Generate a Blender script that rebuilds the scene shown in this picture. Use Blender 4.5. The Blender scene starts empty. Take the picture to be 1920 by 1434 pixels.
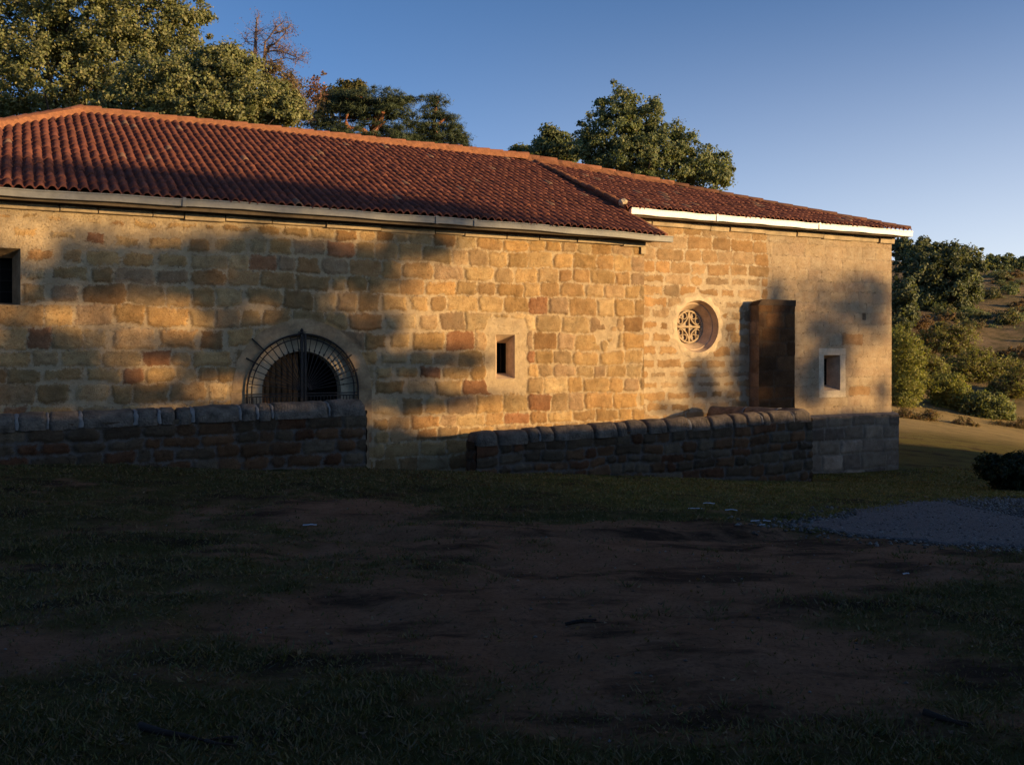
import bpy, bmesh, math, random
import numpy as np
from mathutils import Vector, Matrix
rng = np.random.default_rng(7)
random.seed(7)
R = math.radians

# ------------------------------------------------------------------ frame of reference
F, D, ZC, HY, CX = 1800.0, 21.0, 2.62, 660.0, 960.0
A = R(27.3); CA, SA = math.cos(A), math.sin(A)
SUN_EL, SUN_OFF = R(6.8), R(42)

def S(px, w=0.0):
    k = (px - CX) / F
    return (k * (D + CA * w) + SA * w) / (CA - k * SA)
def YY(s, w): return D + SA * s + CA * w
def wp(px, py, w=0.0):                       # a pixel on the facade plane -> (s, z)
    s = S(px, w)
    return s, ZC - (py - HY) / F * YY(s, w)
def W(s, w, z): return (CA * s - SA * w, D + SA * s + CA * w, z)
def at(px, py, Y): return ((px - CX) / F * Y, Y, ZC - (py - HY) / F * Y)

# ------------------------------------------------------------------ noise
def _h(ix, iy, seed):
    n = (ix.astype(np.int64) * 374761393 + iy.astype(np.int64) * 668265263 + seed * 974634777) & 0x7fffffff
    n = ((n ^ (n >> 13)) * 1274126177) & 0x7fffffff
    n = n ^ (n >> 16)
    return (n & 0xffff) / 65535.0
def vn(x, y, seed=0):
    x = np.asarray(x, float); y = np.asarray(y, float)
    ix, iy = np.floor(x), np.floor(y); fx, fy = x - ix, y - iy
    fx = fx * fx * (3 - 2 * fx); fy = fy * fy * (3 - 2 * fy)
    a = _h(ix, iy, seed); b = _h(ix + 1, iy, seed); c = _h(ix, iy + 1, seed); d = _h(ix + 1, iy + 1, seed)
    return (a * (1 - fx) + b * fx) * (1 - fy) + (c * (1 - fx) + d * fx) * fy
def fbm(x, y, seed=0, o=4):
    t = 0; a = .5; tot = 0
    x = np.asarray(x, float); y = np.asarray(y, float)
    for k in range(o):
        t = t + a * vn(x * 2 ** k, y * 2 ** k, seed + k); tot += a; a *= .5
    return t / tot
def sst(a, b, x):
    t = np.clip((x - a) / (b - a), 0, 1); return t * t * (3 - 2 * t)

# ------------------------------------------------------------------ objects
C = bpy.context.scene.collection
def link(o, parent=None):
    C.objects.link(o)
    if parent is not None: o.parent = parent
    return o
def tag(o, label=None, cat=None, group=None, kind=None):
    if label: o['label'] = label
    if cat: o['category'] = cat
    if group: o['group'] = group
    if kind: o['kind'] = kind
    return o
def empty(name, loc=(0, 0, 0), rz=0.0):
    o = bpy.data.objects.new(name, None); o.location = loc; o.rotation_euler = (0, 0, rz)
    o.empty_display_size = .3
    return link(o)
def mesh_np(name, V, Fq, mat, parent=None, cols=None, fl=None, smooth=False):
    """V (n,3); Fq (m,k) equal-sized faces or a list of such arrays; cols {attr:(n,3)}; fl {attr:(n,)}"""
    me = bpy.data.meshes.new(name)
    V = np.asarray(V, np.float32)
    if not isinstance(Fq, list): Fq = [Fq]
    Fq = [np.asarray(f, np.int32) for f in Fq if len(f)]
    me.vertices.add(len(V)); me.vertices.foreach_set('co', V.ravel())
    nl = sum(f.size for f in Fq); nf = sum(len(f) for f in Fq)
    me.loops.add(nl); me.polygons.add(nf)
    me.loops.foreach_set('vertex_index', np.concatenate([f.ravel() for f in Fq]))
    st, o = [], 0
    for f in Fq:
        st.append(o + np.arange(len(f)) * f.shape[1]); o += f.size
    me.polygons.foreach_set('loop_start', np.concatenate(st).astype(np.int32))
    if smooth: me.polygons.foreach_set('use_smooth', np.ones(nf, bool))
    for k, c in (cols or {}).items():
        a = me.attributes.new(k, 'FLOAT_COLOR', 'POINT')
        a.data.foreach_set('color', np.concatenate([np.asarray(c, np.float32), np.ones((len(V), 1), np.float32)], 1).ravel())
    for k, c in (fl or {}).items():
        a = me.attributes.new(k, 'FLOAT', 'POINT'); a.data.foreach_set('value', np.asarray(c, np.float32))
    me.update(calc_edges=True); me.validate()
    me.materials.append(mat)
    return link(bpy.data.objects.new(name, me), parent)
def mesh_bm(name, bm, mat, parent=None, smooth=False):
    me = bpy.data.meshes.new(name); bm.normal_update(); bm.to_mesh(me); bm.free()
    if smooth:
        for p in me.polygons: p.use_smooth = True
    me.materials.append(mat)
    return link(bpy.data.objects.new(name, me), parent)

def add_box(bm, x0, x1, y0, y1, z0, z1):
    v = [bm.verts.new(p) for p in ((x0,y0,z0),(x1,y0,z0),(x1,y1,z0),(x0,y1,z0),(x0,y0,z1),(x1,y0,z1),(x1,y1,z1),(x0,y1,z1))]
    for f in ((0,3,2,1),(4,5,6,7),(0,1,5,4),(1,2,6,5),(2,3,7,6),(3,0,4,7)): bm.faces.new([v[i] for i in f])
    return v
def add_tube(bm, pts, rad, n=6, cap=True):
    pts = [Vector(p) for p in pts]
    if not hasattr(rad, '__len__'): rad = [rad] * len(pts)
    rings = []
    up = Vector((0.12, 0.05, 1)).normalized()
    for i, p in enumerate(pts):
        t = (pts[min(i + 1, len(pts) - 1)] - pts[max(i - 1, 0)])
        t = t.normalized() if t.length > 1e-9 else Vector((0, 0, 1))
        a = t.cross(up)
        if a.length < 1e-3: a = t.cross(Vector((1, 0, 0)))
        a.normalize(); b = t.cross(a)
        rings.append([bm.verts.new(p + (a * math.cos(k * 2 * math.pi / n) + b * math.sin(k * 2 * math.pi / n)) * rad[i]) for k in range(n)])
    for i in range(len(rings) - 1):
        for k in range(n):
            bm.faces.new((rings[i][k], rings[i][(k + 1) % n], rings[i + 1][(k + 1) % n], rings[i + 1][k]))
    if cap:
        bm.faces.new(rings[0][::-1]); bm.faces.new(rings[-1])
def add_prism(bm, poly, y0, y1):               # polygon (x,z) extruded along y
    a = [bm.verts.new((x, y0, z)) for x, z in poly]; b = [bm.verts.new((x, y1, z)) for x, z in poly]
    n = len(poly)
    bm.faces.new(a); bm.faces.new(b[::-1])
    for i in range(n): bm.faces.new((a[i], b[i], b[(i + 1) % n], a[(i + 1) % n]))
def loft(bm, A_, B_, closed=False):
    a = [bm.verts.new(p) for p in A_]; b = [bm.verts.new(p) for p in B_]
    n = len(a)
    for i in range(n if closed else n - 1): bm.faces.new((a[i], a[(i + 1) % n], b[(i + 1) % n], b[i]))

# ------------------------------------------------------------------ materials
def nmat(name):
    m = bpy.data.materials.new(name); m.use_nodes = True
    nt = m.node_tree; b = nt.nodes['Principled BSDF']
    b.inputs['Specular IOR Level'].default_value = .25
    return m, nt, b
def node(nt, t, **kw):
    n = nt.nodes.new(t)
    for k, v in kw.items():
        if hasattr(n, k): setattr(n, k, v)
        else: n.inputs[k].default_value = v
    return n
def noise_node(nt, scale, detail=4, rough=.6, vec=None):
    n = nt.nodes.new('ShaderNodeTexNoise'); n.inputs['Scale'].default_value = scale
    n.inputs['Detail'].default_value = detail; n.inputs['Roughness'].default_value = rough
    if vec is None:
        tc = nt.nodes.new('ShaderNodeTexCoord'); vec = tc.outputs['Object']
    nt.links.new(vec, n.inputs['Vector'])
    return n
def mixc(nt, fac, a, b, mode='MIX'):
    n = nt.nodes.new('ShaderNodeMix'); n.data_type = 'RGBA'; n.blend_type = mode
    for sock, v in ((n.inputs[0], fac), (n.inputs[6], a), (n.inputs[7], b)):
        if hasattr(v, 'is_linked') or hasattr(v, 'links'): nt.links.new(v, sock)
        elif hasattr(v, '__len__'): sock.default_value = (*v[:3], 1)
        else: sock.default_value = v
    return n.outputs[2]
def mrange(nt, v, a, b, c=0.0, d=1.0):
    n = nt.nodes.new('ShaderNodeMapRange'); nt.links.new(v, n.inputs[0])
    for i, q in enumerate((a, b, c, d)): n.inputs[i + 1].default_value = q
    return n.outputs[0]
def bump(nt, b, h, strength=.5, dist=.02):
    n = nt.nodes.new('ShaderNodeBump'); n.inputs['Strength'].default_value = strength; n.inputs['Distance'].default_value = dist
    nt.links.new(h, n.inputs['Height']); nt.links.new(n.outputs[0], b.inputs['Normal'])
def math_n(nt, op, a, b):
    n = nt.nodes.new('ShaderNodeMath'); n.operation = op
    for i, v in enumerate((a, b)):
        if hasattr(v, 'links'): nt.links.new(v, n.inputs[i])
        else: n.inputs[i].default_value = v
    return n.outputs[0]

def mat_simple(name, col, var=.25, scale=6, rough=.85, bstr=.3, metal=0.0, bd=.01):
    m, nt, b = nmat(name)
    n1 = noise_node(nt, scale, 6, .65); n2 = noise_node(nt, scale * 5.3, 4, .6)
    c = mixc(nt, mrange(nt, n1.outputs[0], .3, .7), [q * (1 - var) for q in col], [min(1, q * (1 + var)) for q in col])
    c = mixc(nt, mrange(nt, n2.outputs[0], .35, .75, 0, .35), c, [q * .5 for q in col])
    nt.links.new(c, b.inputs['Base Color']); b.inputs['Roughness'].default_value = rough
    b.inputs['Metallic'].default_value = metal
    if bstr: bump(nt, b, n2.outputs[0], bstr, bd)
    return m
def mat_masonry(name, mortar_, stain=(.12, .09, .06), stain_amt=.35, edge=.022, damp=False):
    m, nt, b = nmat(name)
    at_c = node(nt, 'ShaderNodeAttribute', attribute_name='stone'); at_m = node(nt, 'ShaderNodeAttribute', attribute_name='m')
    nf = noise_node(nt, 16, 6, .7); ng = noise_node(nt, 60, 5, .7); nl = noise_node(nt, 1.6, 5, .6); nm = noise_node(nt, 5, 6, .65)
    mortar = node(nt, 'ShaderNodeAttribute', attribute_name='mort').outputs['Color']
    e = math_n(nt, 'ADD', at_m.outputs['Fac'], math_n(nt, 'MULTIPLY', math_n(nt, 'SUBTRACT', nf.outputs[0], .5), .15))
    e = math_n(nt, 'ADD', e, math_n(nt, 'MULTIPLY', math_n(nt, 'SUBTRACT', ng.outputs[0], .5), .07))
    mask = mrange(nt, e, -edge * .4, edge)
    st = mixc(nt, mrange(nt, ng.outputs[0], .36, .66, 0, .7), at_c.outputs['Color'], [.45, .42, .4], 'MULTIPLY')
    st = mixc(nt, mrange(nt, nm.outputs[0], .35, .75, 0, .7), st, [.72, .6, .5], 'MULTIPLY')
    mo = mixc(nt, mrange(nt, nm.outputs[0], .3, .7, 1, 0), mortar, (.72, .72, .72), 'MULTIPLY')
    mo = mixc(nt, mrange(nt, ng.outputs[0], .45, .75, 0, .5), mo, (.6, .6, .6), 'MULTIPLY')
    c = mixc(nt, mask, mo, st)
    ck = noise_node(nt, 7, 5, .7)
    band = math_n(nt, 'MULTIPLY', mrange(nt, e, -.012, -.001), mrange(nt, e, .013, .001))
    c = mixc(nt, math_n(nt, 'MULTIPLY', band, mrange(nt, ck.outputs[0], .50, .62, 0, .85)), c, (.10, .065, .04))
    pit = noise_node(nt, 34, 3, .8)
    c = mixc(nt, mrange(nt, pit.outputs[0], .60, .72, 0, .65), c, (.45, .36, .28), 'MULTIPLY')
    big = noise_node(nt, 2.6, 7, .72)
    c = mixc(nt, mrange(nt, big.outputs[0], .35, .68, 0, .55), c, (.70, .62, .55), 'MULTIPLY')
    c = mixc(nt, mrange(nt, nl.outputs[0], .52, .75, 0, stain_amt), c, stain)
    if damp:                                                # damp, soil-splashed foot of the wall
        tcd = nt.nodes.new('ShaderNodeTexCoord'); sx = nt.nodes.new('ShaderNodeSeparateXYZ'); nt.links.new(tcd.outputs['Object'], sx.inputs[0])
        zz = math_n(nt, 'ADD', sx.outputs[2], math_n(nt, 'MULTIPLY', math_n(nt, 'SUBTRACT', nm.outputs[0], .5), .5))
        c = mixc(nt, mrange(nt, zz, .35, .8, .75, 0), c, (.20, .10, .055))
    nt.links.new(c, b.inputs['Base Color']); b.inputs['Roughness'].default_value = .93
    b.inputs['Specular IOR Level'].default_value = .1
    h = math_n(nt, 'ADD', math_n(nt, 'MULTIPLY', nf.outputs[0], .6), math_n(nt, 'MULTIPLY', ng.outputs[0], .5))
    h = math_n(nt, 'SUBTRACT', h, math_n(nt, 'MULTIPLY', mrange(nt, pit.outputs[0], .56, .7), .6))
    bump(nt, b, h, .9, .03)
    return m
def mat_leaf(name, transl=.38):
    m, nt, b = nmat(name)
    a = node(nt, 'ShaderNodeAttribute', attribute_name='col')
    nt.links.new(a.outputs['Color'], b.inputs['Base Color']); b.inputs['Roughness'].default_value = .55
    tr = nt.nodes.new('ShaderNodeBsdfTranslucent'); nt.links.new(mixc(nt, 1.0, a.outputs['Color'], (1.3, 1.3, .6), 'MULTIPLY'), tr.inputs['Color'])
    mx = nt.nodes.new('ShaderNodeMixShader'); mx.inputs[0].default_value = transl
    nt.links.new(b.outputs[0], mx.inputs[1]); nt.links.new(tr.outputs[0], mx.inputs[2])
    nt.links.new(mx.outputs[0], nt.nodes['Material Output'].inputs['Surface'])
    return m

M = {}
M['nave'] = mat_masonry('nave_masonry', None)
M['chancel'] = mat_masonry('chancel_masonry', (.62, .50, .34), stain_amt=.25, edge=.018)
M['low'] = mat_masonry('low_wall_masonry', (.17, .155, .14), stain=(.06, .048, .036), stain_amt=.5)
M['plinth'] = mat_masonry('plinth_masonry', (.30, .26, .22), stain=(.07, .06, .055), stain_amt=.6)
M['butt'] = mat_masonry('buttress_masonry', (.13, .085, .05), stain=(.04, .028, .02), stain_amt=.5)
M['trim'] = mat_simple('dressed_stone', (.50, .40, .265), .22, 5, .92, .4, bd=.015)
M['trim_dark'] = mat_simple('weathered_dressed_stone', (.33, .225, .125), .5, 3, .92, .5, bd=.015)
M['reveal'] = mat_simple('reveal_stone', (.50, .37, .25), .25, 5, .92, .4)
M['cornice'] = mat_simple('cornice_stone', (.40, .31, .2), .35, 3, .92, .5, bd=.02)
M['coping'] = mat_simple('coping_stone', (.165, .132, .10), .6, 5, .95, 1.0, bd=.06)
M['joint'] = mat_simple('coping_mortar', (.23, .215, .195), .3, 14, .9, .4)
M['mortar'] = mat_simple('roof_mortar', (.25, .105, .05), .3, 9, .9, .5, bd=.02)
M['gutter'] = mat_simple('gutter_metal', (.20, .195, .18), .18, 3, .5, .05)
M['gutter_white'] = mat_simple('gutter_white_metal', (.80, .79, .76), .06, 3, .45, .03)
M['soffit'] = mat_simple('eave_board', (.10, .075, .05), .3, 5, .9, .2)
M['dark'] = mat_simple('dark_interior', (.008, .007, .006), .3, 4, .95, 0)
M['iron'] = mat_simple('wrought_iron', (.022, .018, .016), .4, 20, .55, .2)
M['wood'] = mat_simple('old_door_wood', (.20, .095, .035), .45, 9, .7, .5)
M['glass'] = mat_simple('leaded_glass', (.24, .17, .11), .3, 7, .5, .1)
M['bark'] = mat_simple('oak_bark', (.085, .065, .05), .4, 8, .95, .8, bd=.03)
M['pbark'] = mat_simple('pine_bark', (.27, .11, .055), .4, 6, .9, .7, bd=.03)
M['dbark'] = mat_simple('dead_wood', (.20, .14, .115), .4, 6, .9, .6)
M['leaf'] = mat_leaf('leaf'); M['needle'] = mat_leaf('needle', .12); M['grass'] = mat_leaf('grass_blade', .2)
M['paper'] = mat_simple('white_scrap', (.62, .64, .68), .1, 8, .8, .1)
M['stick'] = mat_simple('fallen_wood', (.028, .017, .013), .4, 9, .95, .6)

def tile_mat():
    m, nt, b = nmat('terracotta_tile')
    a = node(nt, 'ShaderNodeAttribute', attribute_name='col')
    n = noise_node(nt, 9, 6, .7); n2 = noise_node(nt, 1.1, 4, .6)
    c = mixc(nt, mrange(nt, n.outputs[0], .4, .75, 0, .6), a.outputs['Color'], (.5, .42, .4), 'MULTIPLY')
    c = mixc(nt, mrange(nt, n2.outputs[0], .5, .8, 0, .5), c, (.6, .55, .55), 'MULTIPLY')
    nt.links.new(c, b.inputs['Base Color']); b.inputs['Roughness'].default_value = .8
    bump(nt, b, n.outputs[0], .3, .01)
    return m
M['tile'] = tile_mat()

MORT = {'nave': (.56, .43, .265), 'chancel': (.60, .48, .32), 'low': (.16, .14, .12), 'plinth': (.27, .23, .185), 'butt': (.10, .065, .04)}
def stone_mesh(name, V, Q, col, m, key, parent, mort=None):
    mm = np.repeat(np.array([MORT[key]]), len(V), 0) if mort is None else mort
    return mesh_np(name, V, Q, M[key], parent, {'stone': col, 'mort': mm}, {'m': m})
# ------------------------------------------------------------------ masonry surfaces
def masonry(s0, s1, z0, z1, res, courses, stone_len, palette, gap, warp, relief, seed, cover=None, extra_s=(), extra_z=(), inside=None, flat=None, ashlar=None):
    """A wall surface on a fine grid: returns local verts (s, -relief, z), faces, stone colours, signed distance to the stone's edge"""
    def axis(a, b, ex):
        g = np.arange(a, b + res * .5, res); ex = np.array([e for e in ex if a < e < b])
        if len(ex):
            g = g[np.min(np.abs(g[:, None] - ex[None]), 1) > res * .55]; g = np.concatenate([g, ex])
        g = np.sort(g); g[0] = a; g[-1] = b if abs(g[-1] - b) < res * .6 else g[-1]
        if g[-1] < b - 1e-6: g = np.append(g, b)
        return g
    gs, gz = axis(s0, s1, extra_s), axis(z0, z1, extra_z)
    Sg, Zg = np.meshgrid(gs, gz)
    r = np.random.default_rng(seed)
    ws = Sg + warp * (fbm(Sg * 1.7, Zg * 1.7, seed + 11) - .5) * 1.2 + warp * .5 * (vn(Sg * 6, Zg * 6, seed + 5) - .5)
    wz = Zg + warp * (fbm(Sg * .9, Zg * 1.5, seed + 21) - .5) * 1.8 + warp * .5 * (vn(Sg * 6, Zg * 6, seed + 6) - .5)
    zb = [z0 - .6]
    while zb[-1] < z1 + .6: zb.append(zb[-1] + r.uniform(*courses))
    zb = np.array(zb)
    ci = np.clip(np.searchsorted(zb, wz) - 1, 0, len(zb) - 2)
    d = np.zeros_like(Sg); sid = np.zeros(Sg.shape, int)
    nid = 0
    dz = np.minimum(wz - zb[ci], zb[ci + 1] - wz)
    for c in range(len(zb) - 1):
        sb = [s0 - 1 - r.uniform(0, .6)]
        h = zb[c + 1] - zb[c]
        while sb[-1] < s1 + 1: sb.append(sb[-1] + r.uniform(*stone_len) * (.75 + .6 * h / courses[1]))
        sb = np.array(sb); mk = ci == c
        if not mk.any(): nid += len(sb); continue
        x = ws[mk]; si = np.clip(np.searchsorted(sb, x) - 1, 0, len(sb) - 2)
        dx = np.minimum(x - sb[si], sb[si + 1] - x); y = dz[mk]
        k = .03 + .09 * np.take(r.random(len(sb) + 1), si)      # rounded corners, some squarer
        ax, ay = np.maximum(k - dx, 0), np.maximum(k - y, 0)
        d[mk] = np.where((dx < k) & (y < k), k - np.sqrt(ax ** 2 + ay ** 2), np.minimum(dx, y))
        sid[mk] = nid + si; nid += len(sb)
    pal = np.array(palette)
    pick = r.integers(0, len(pal), nid + 5); val = r.uniform(.74, 1.17, nid + 5); dep = r.uniform(.3, 1.0, nid + 5)
    col = pal[pick][sid] * val[sid][..., None]
    d = d + .030 * (vn(Sg * 13, Zg * 13, seed + 61) - .5) + .022 * (vn(Sg * 29, Zg * 29, seed + 62) - .5)
    col = col * (1 + .55 * (fbm(Sg * 6 + sid * 3.17, Zg * 8 + sid * 1.3, seed + 63, 4) - .5))[..., None]
    cov = cover(Sg, Zg) if cover else 0
    g = gap * (-.8 + 3.6 * fbm(Sg * 1.6, Zg * 2.0, seed + 31, 4) ** 1.2)
    covs = (r.uniform(-.03, .06, nid + 5) ** 1 * (1 if gap > .015 else .2))[sid]
    m = d - g - cov - np.maximum(covs, -.01) * .5
    if ashlar is not None:
        t, dcol = ashlar(Sg, Zg, d, sid, val, pick)
        m = np.where(t, d - .006 - .012 * (fbm(Sg * 3, Zg * 3, seed + 77, 2) - .35), m); col = np.where(t[..., None], dcol, col)
    hgt = relief * sst(-.01, .05, m) * dep[sid] + relief * .8 * (fbm(Sg * 5, Zg * 5, seed + 41, 4) - .5) + .02 * (fbm(Sg * .5, Zg * .7, seed + 51, 2) - .5)
    if flat is not None: hgt = hgt * flat(Sg, Zg)
    V = np.stack([Sg, -hgt, Zg], -1).reshape(-1, 3)
    ny, nx = Sg.shape
    I = np.arange(nx * ny).reshape(ny, nx)
    Q = np.stack([I[:-1, :-1], I[:-1, 1:], I[1:, 1:], I[1:, :-1]], -1).reshape(-1, 4)
    if inside is not None:
        cs = (.5 * (gs[:-1] + gs[1:])); cz = .5 * (gz[:-1] + gz[1:]); CS, CZ = np.meshgrid(cs, cz)
        Q = Q[~inside(CS, CZ).ravel()]
    return V, Q, col.reshape(-1, 3), m.ravel()

# =================================================================== CHAPEL
chapel = tag(empty('stone_chapel', (0, D, 0), A), 'long ochre stone chapel with red tiled hipped roof, arched gateway and round window', 'chapel')
NS0, NS1 = -13.0, 3.49                        # nave wall
CW = 1.6                                      # the chancel stands back from the nave
CWG = CW - .45                                # its eave line
CS1 = S(1671.5, CW)                           # chancel right corner
CZ = .5 * (wp(1190, 388, CWG)[1] + wp(1705, 434, CWG)[1])
WT2 = CZ - .17
EZ = lambda s: 5.41 - .001 * (s + 5) ** 2      # nave eave (gutter top)
WTOP = 5.16
oak_pal = [(0.522, 0.348, 0.159), (0.545, 0.378, 0.183), (0.487, 0.323, 0.152), (0.58, 0.439, 0.244), (0.522, 0.336, 0.146), (0.499, 0.354, 0.195), (0.464, 0.299, 0.14), (0.568, 0.415, 0.22), (0.545, 0.39, 0.207), (0.51, 0.366, 0.183), (0.429, 0.262, 0.122), (0.429, 0.305, 0.183), (0.499, 0.329, 0.159), (0.534, 0.366, 0.171), (0.51, 0.354, 0.171), (0.4, 0.21, 0.11)]

gate_c = (-4.62, 1.87); gate_R = 1.09
win_l = (-10.6, -9.57, 3.43, 4.41)
slit = (-.40, .07, 2.04, 3.0)
def nave_in(s, z):
    g = ((s - gate_c[0]) ** 2 + (z - gate_c[1]) ** 2 < (gate_R + .03) ** 2) & (z >= gate_c[1]) | (np.abs(s - gate_c[0]) < gate_R + .03) & (z < gate_c[1])
    wl = (s > win_l[0]) & (s < win_l[1]) & (z > win_l[2]) & (z < win_l[3])
    sl = (s > slit[0]) & (s < slit[1]) & (z > slit[2]) & (z < slit[3])
    return g | wl | sl
def ell(s, z, cs, cz, rs, rz): return np.exp(-(((s - cs) / rs) ** 2 + ((z - cz) / rz) ** 2))
def nave_cover(s, z):
    n = fbm(s * 1.1, z * 1.4, 301, 3)
    c = .085 * sst(4.0, 4.9, z + .8 * (n - .5)) * sst(-3.5, -7, s) * 1.0          # rendered patch at upper left
    c = c + .05 * sst(.5, .75, n) * sst(1, -4, s)
    rect = lambda a, b, lo, hi, e=.06: sst(a - e, a + e, s) * sst(b + e, b - e, s) * sst(lo - e, lo + e, z) * sst(hi + e, hi - e, z)
    c = c + .4 * rect(slit[0] - .2, slit[1] + .28, slit[2] - .25, slit[3] + .33, .09)   # plastered band round the slit window
    c = c + .3 * rect(2.2, 2.75, 2.75, 3.35, .12) * sst(.35, .6, fbm(s * 3, z * 3, 7))
    c = c + .05 * sst(2.9, 3.4, s) * sst(.45, .7, fbm(s * 2, z * 2, 77))
    return c
def nave_flat(s, z):
    dg = np.hypot(s - gate_c[0], np.maximum(z - gate_c[1], 0)) - gate_R
    f = sst(.34, .42, dg)
    for a, b, lo, hi in (win_l, slit):
        dd = np.maximum(np.maximum(a - s, s - b), np.maximum(lo - z, z - hi)); f = f * sst(0, .08, dd)
    return f
V, Q, col, m = masonry(NS0, NS1, -.9, WTOP, .0225, (.25, .41), (.28, .60), oak_pal, .010, .08, .036, 5, nave_cover,
                       (win_l[0], win_l[1], slit[0], slit[1]), (win_l[2], win_l[3], slit[2], slit[3]), nave_in, nave_flat)
stone_mesh('nave_wall', V, Q, col, m, 'nave', chapel)

# ---- chancel
oc = wp(1308.5, 612, CW); oc_R = .5 * (wp(1308, 563, CW)[1] - wp(1308, 661, CW)[1])
def pxrect(x0, y0, x1, y1, w):
    a, b = wp(x0, (y0 + y1) / 2, w)[0], wp(x1, (y0 + y1) / 2, w)[0]; m_ = (x0 + x1) / 2
    return (a, b, wp(m_, y1, w)[1], wp(m_, y0, w)[1])
sq = pxrect(1545, 666, 1575, 732, CW)
tiny = pxrect(1617, 588, 1624, 600, CW)
zc510 = wp(1300, 510, CW)[1]; sA = S(1440, CW)
def ch_in(s, z):
    return ((s - oc[0]) ** 2 + (z - oc[1]) ** 2 < (oc_R + .03) ** 2) | ((s > sq[0]) & (s < sq[1]) & (z > sq[2]) & (z < sq[3])) | ((s > tiny[0]) & (s < tiny[1]) & (z > tiny[2]) & (z < tiny[3]))
def ch_cover(s, z):
    r = np.hypot(s - oc[0], z - oc[1])
    c = .3 * sst(1.0, .72, r + .25 * (fbm(s * 3, z * 3, 91) - .5))
    lo = sst(zc510 + .25, zc510 - .35, z + .2 * (fbm(s * 2, z * 2, 92) - .5)) * sst(.30, .55, fbm(s * 1.6, z * 2.2, 93)) * sst(sA + .1, sA - .6, s)
    c = c + .06 * lo
    return c
def ch_ash(s, z, d, sid, val, pick):
    edge = sA + .5 * (fbm(s * 2, z * 1.3, 95) - .5) + np.where((z > 2.2) & (z < 3.9), 0, 0)
    t = (s > edge)
    base = np.array([(.58, .46, .31), (.56, .44, .30), (.60, .48, .32), (.54, .42, .29), (.57, .47, .33)])[pick % 5][sid]
    tone = (.93 + .10 * (val - .96))[sid]
    dk = (((val * 997) % 1.0) > .965)[sid]
    return t, np.where(dk[..., None], base * np.array([.72, .60, .48]), base * tone[..., None])
def ch_flat(s, z):
    f = sst(.0, .1, np.hypot(s - oc[0], z - oc[1]) - oc_R - .06)
    for a, b, lo, hi in (sq, tiny):
        dd = np.maximum(np.maximum(a - s, s - b), np.maximum(lo - z, z - hi)); f = f * sst(.1, .25, dd)
    return f * np.where(s > sA + .1, .45, 1)
ch_pal = [(0.516, 0.349, 0.176), (0.552, 0.381, 0.203), (0.48, 0.318, 0.162), (0.564, 0.419, 0.25), (0.54, 0.343, 0.162), (0.492, 0.362, 0.216)]
V, Q, col, m = masonry(NS1 - .3, CS1, -1.2, WT2, .026, (.25, .35), (.36, .70), ch_pal, .012, .05, .018, 9, ch_cover,
                       (sq[0], sq[1], tiny[0], tiny[1]), (sq[2], sq[3], tiny[2], tiny[3]), ch_in, ch_flat, ch_ash)
V[:, 1] += CW
ash_ = sst(-.1, .1, V[:, 0] - sA - .5 * (fbm(V[:, 0] * 2, V[:, 2] * 1.3, 95) - .5))[:, None]
stone_mesh('chancel_wall', V, Q, col, m, 'chancel', chapel, np.array([MORT['chancel']]) * (1 - ash_) + np.array([(.44, .34, .225)]) * ash_)
# remaining walls of the shell (ends, back)
bm = bmesh.new()
def quad(bm, *ps): bm.faces.new([bm.verts.new(p) for p in ps])
ND = 12.4
quad(bm, (CS1, CW, -.9), (CS1, ND, -.9), (CS1, ND, WT2), (CS1, CW, WT2))
quad(bm, (NS0, ND, -.9), (NS0, 0, -.9), (NS0, 0, WTOP), (NS0, ND, WTOP))
quad(bm, (CS1, ND, -.9), (NS0, ND, -.9), (NS0, ND, WTOP), (CS1, ND, WTOP))
quad(bm, (NS1, 0.0, -.9), (NS1, CW + .3, -.9), (NS1, CW + .3, WTOP), (NS1, 0.0, WTOP))
mesh_bm('rear_wall', bm, M['trim_dark'], chapel)

# ---- cornice courses under the eaves
def cornice(name, s0, s1, z0, z1, w, seed, gapp=.015):
    bm = bmesh.new(); r = random.Random(seed); s = s0
    while s < s1 - .05:
        L = min(r.uniform(.5, 1.3), s1 - s)
        if s1 - (s + L) < .2: L = s1 - s
        dz = r.uniform(-.02, .012); dw = r.uniform(.06, .12)
        v = add_box(bm, s + gapp / 2, s + L - gapp / 2, w - dw, w + .15, z0 + dz, z1)
        for q in v[:4]: q.co.y += .03 if q.co.y < w else 0
        s += L
    bmesh.ops.bevel(bm, geom=bm.edges[:], offset=.008, segments=1, affect='EDGES')
    return mesh_bm(name, bm, M['cornice'], chapel)
cornice('cornice', NS0, NS1, 5.09, 5.205, 0, 3)
cornice('cornice', NS1 + .02, CS1 + .04, CZ - .35, CZ - .19, CW, 4)

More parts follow.
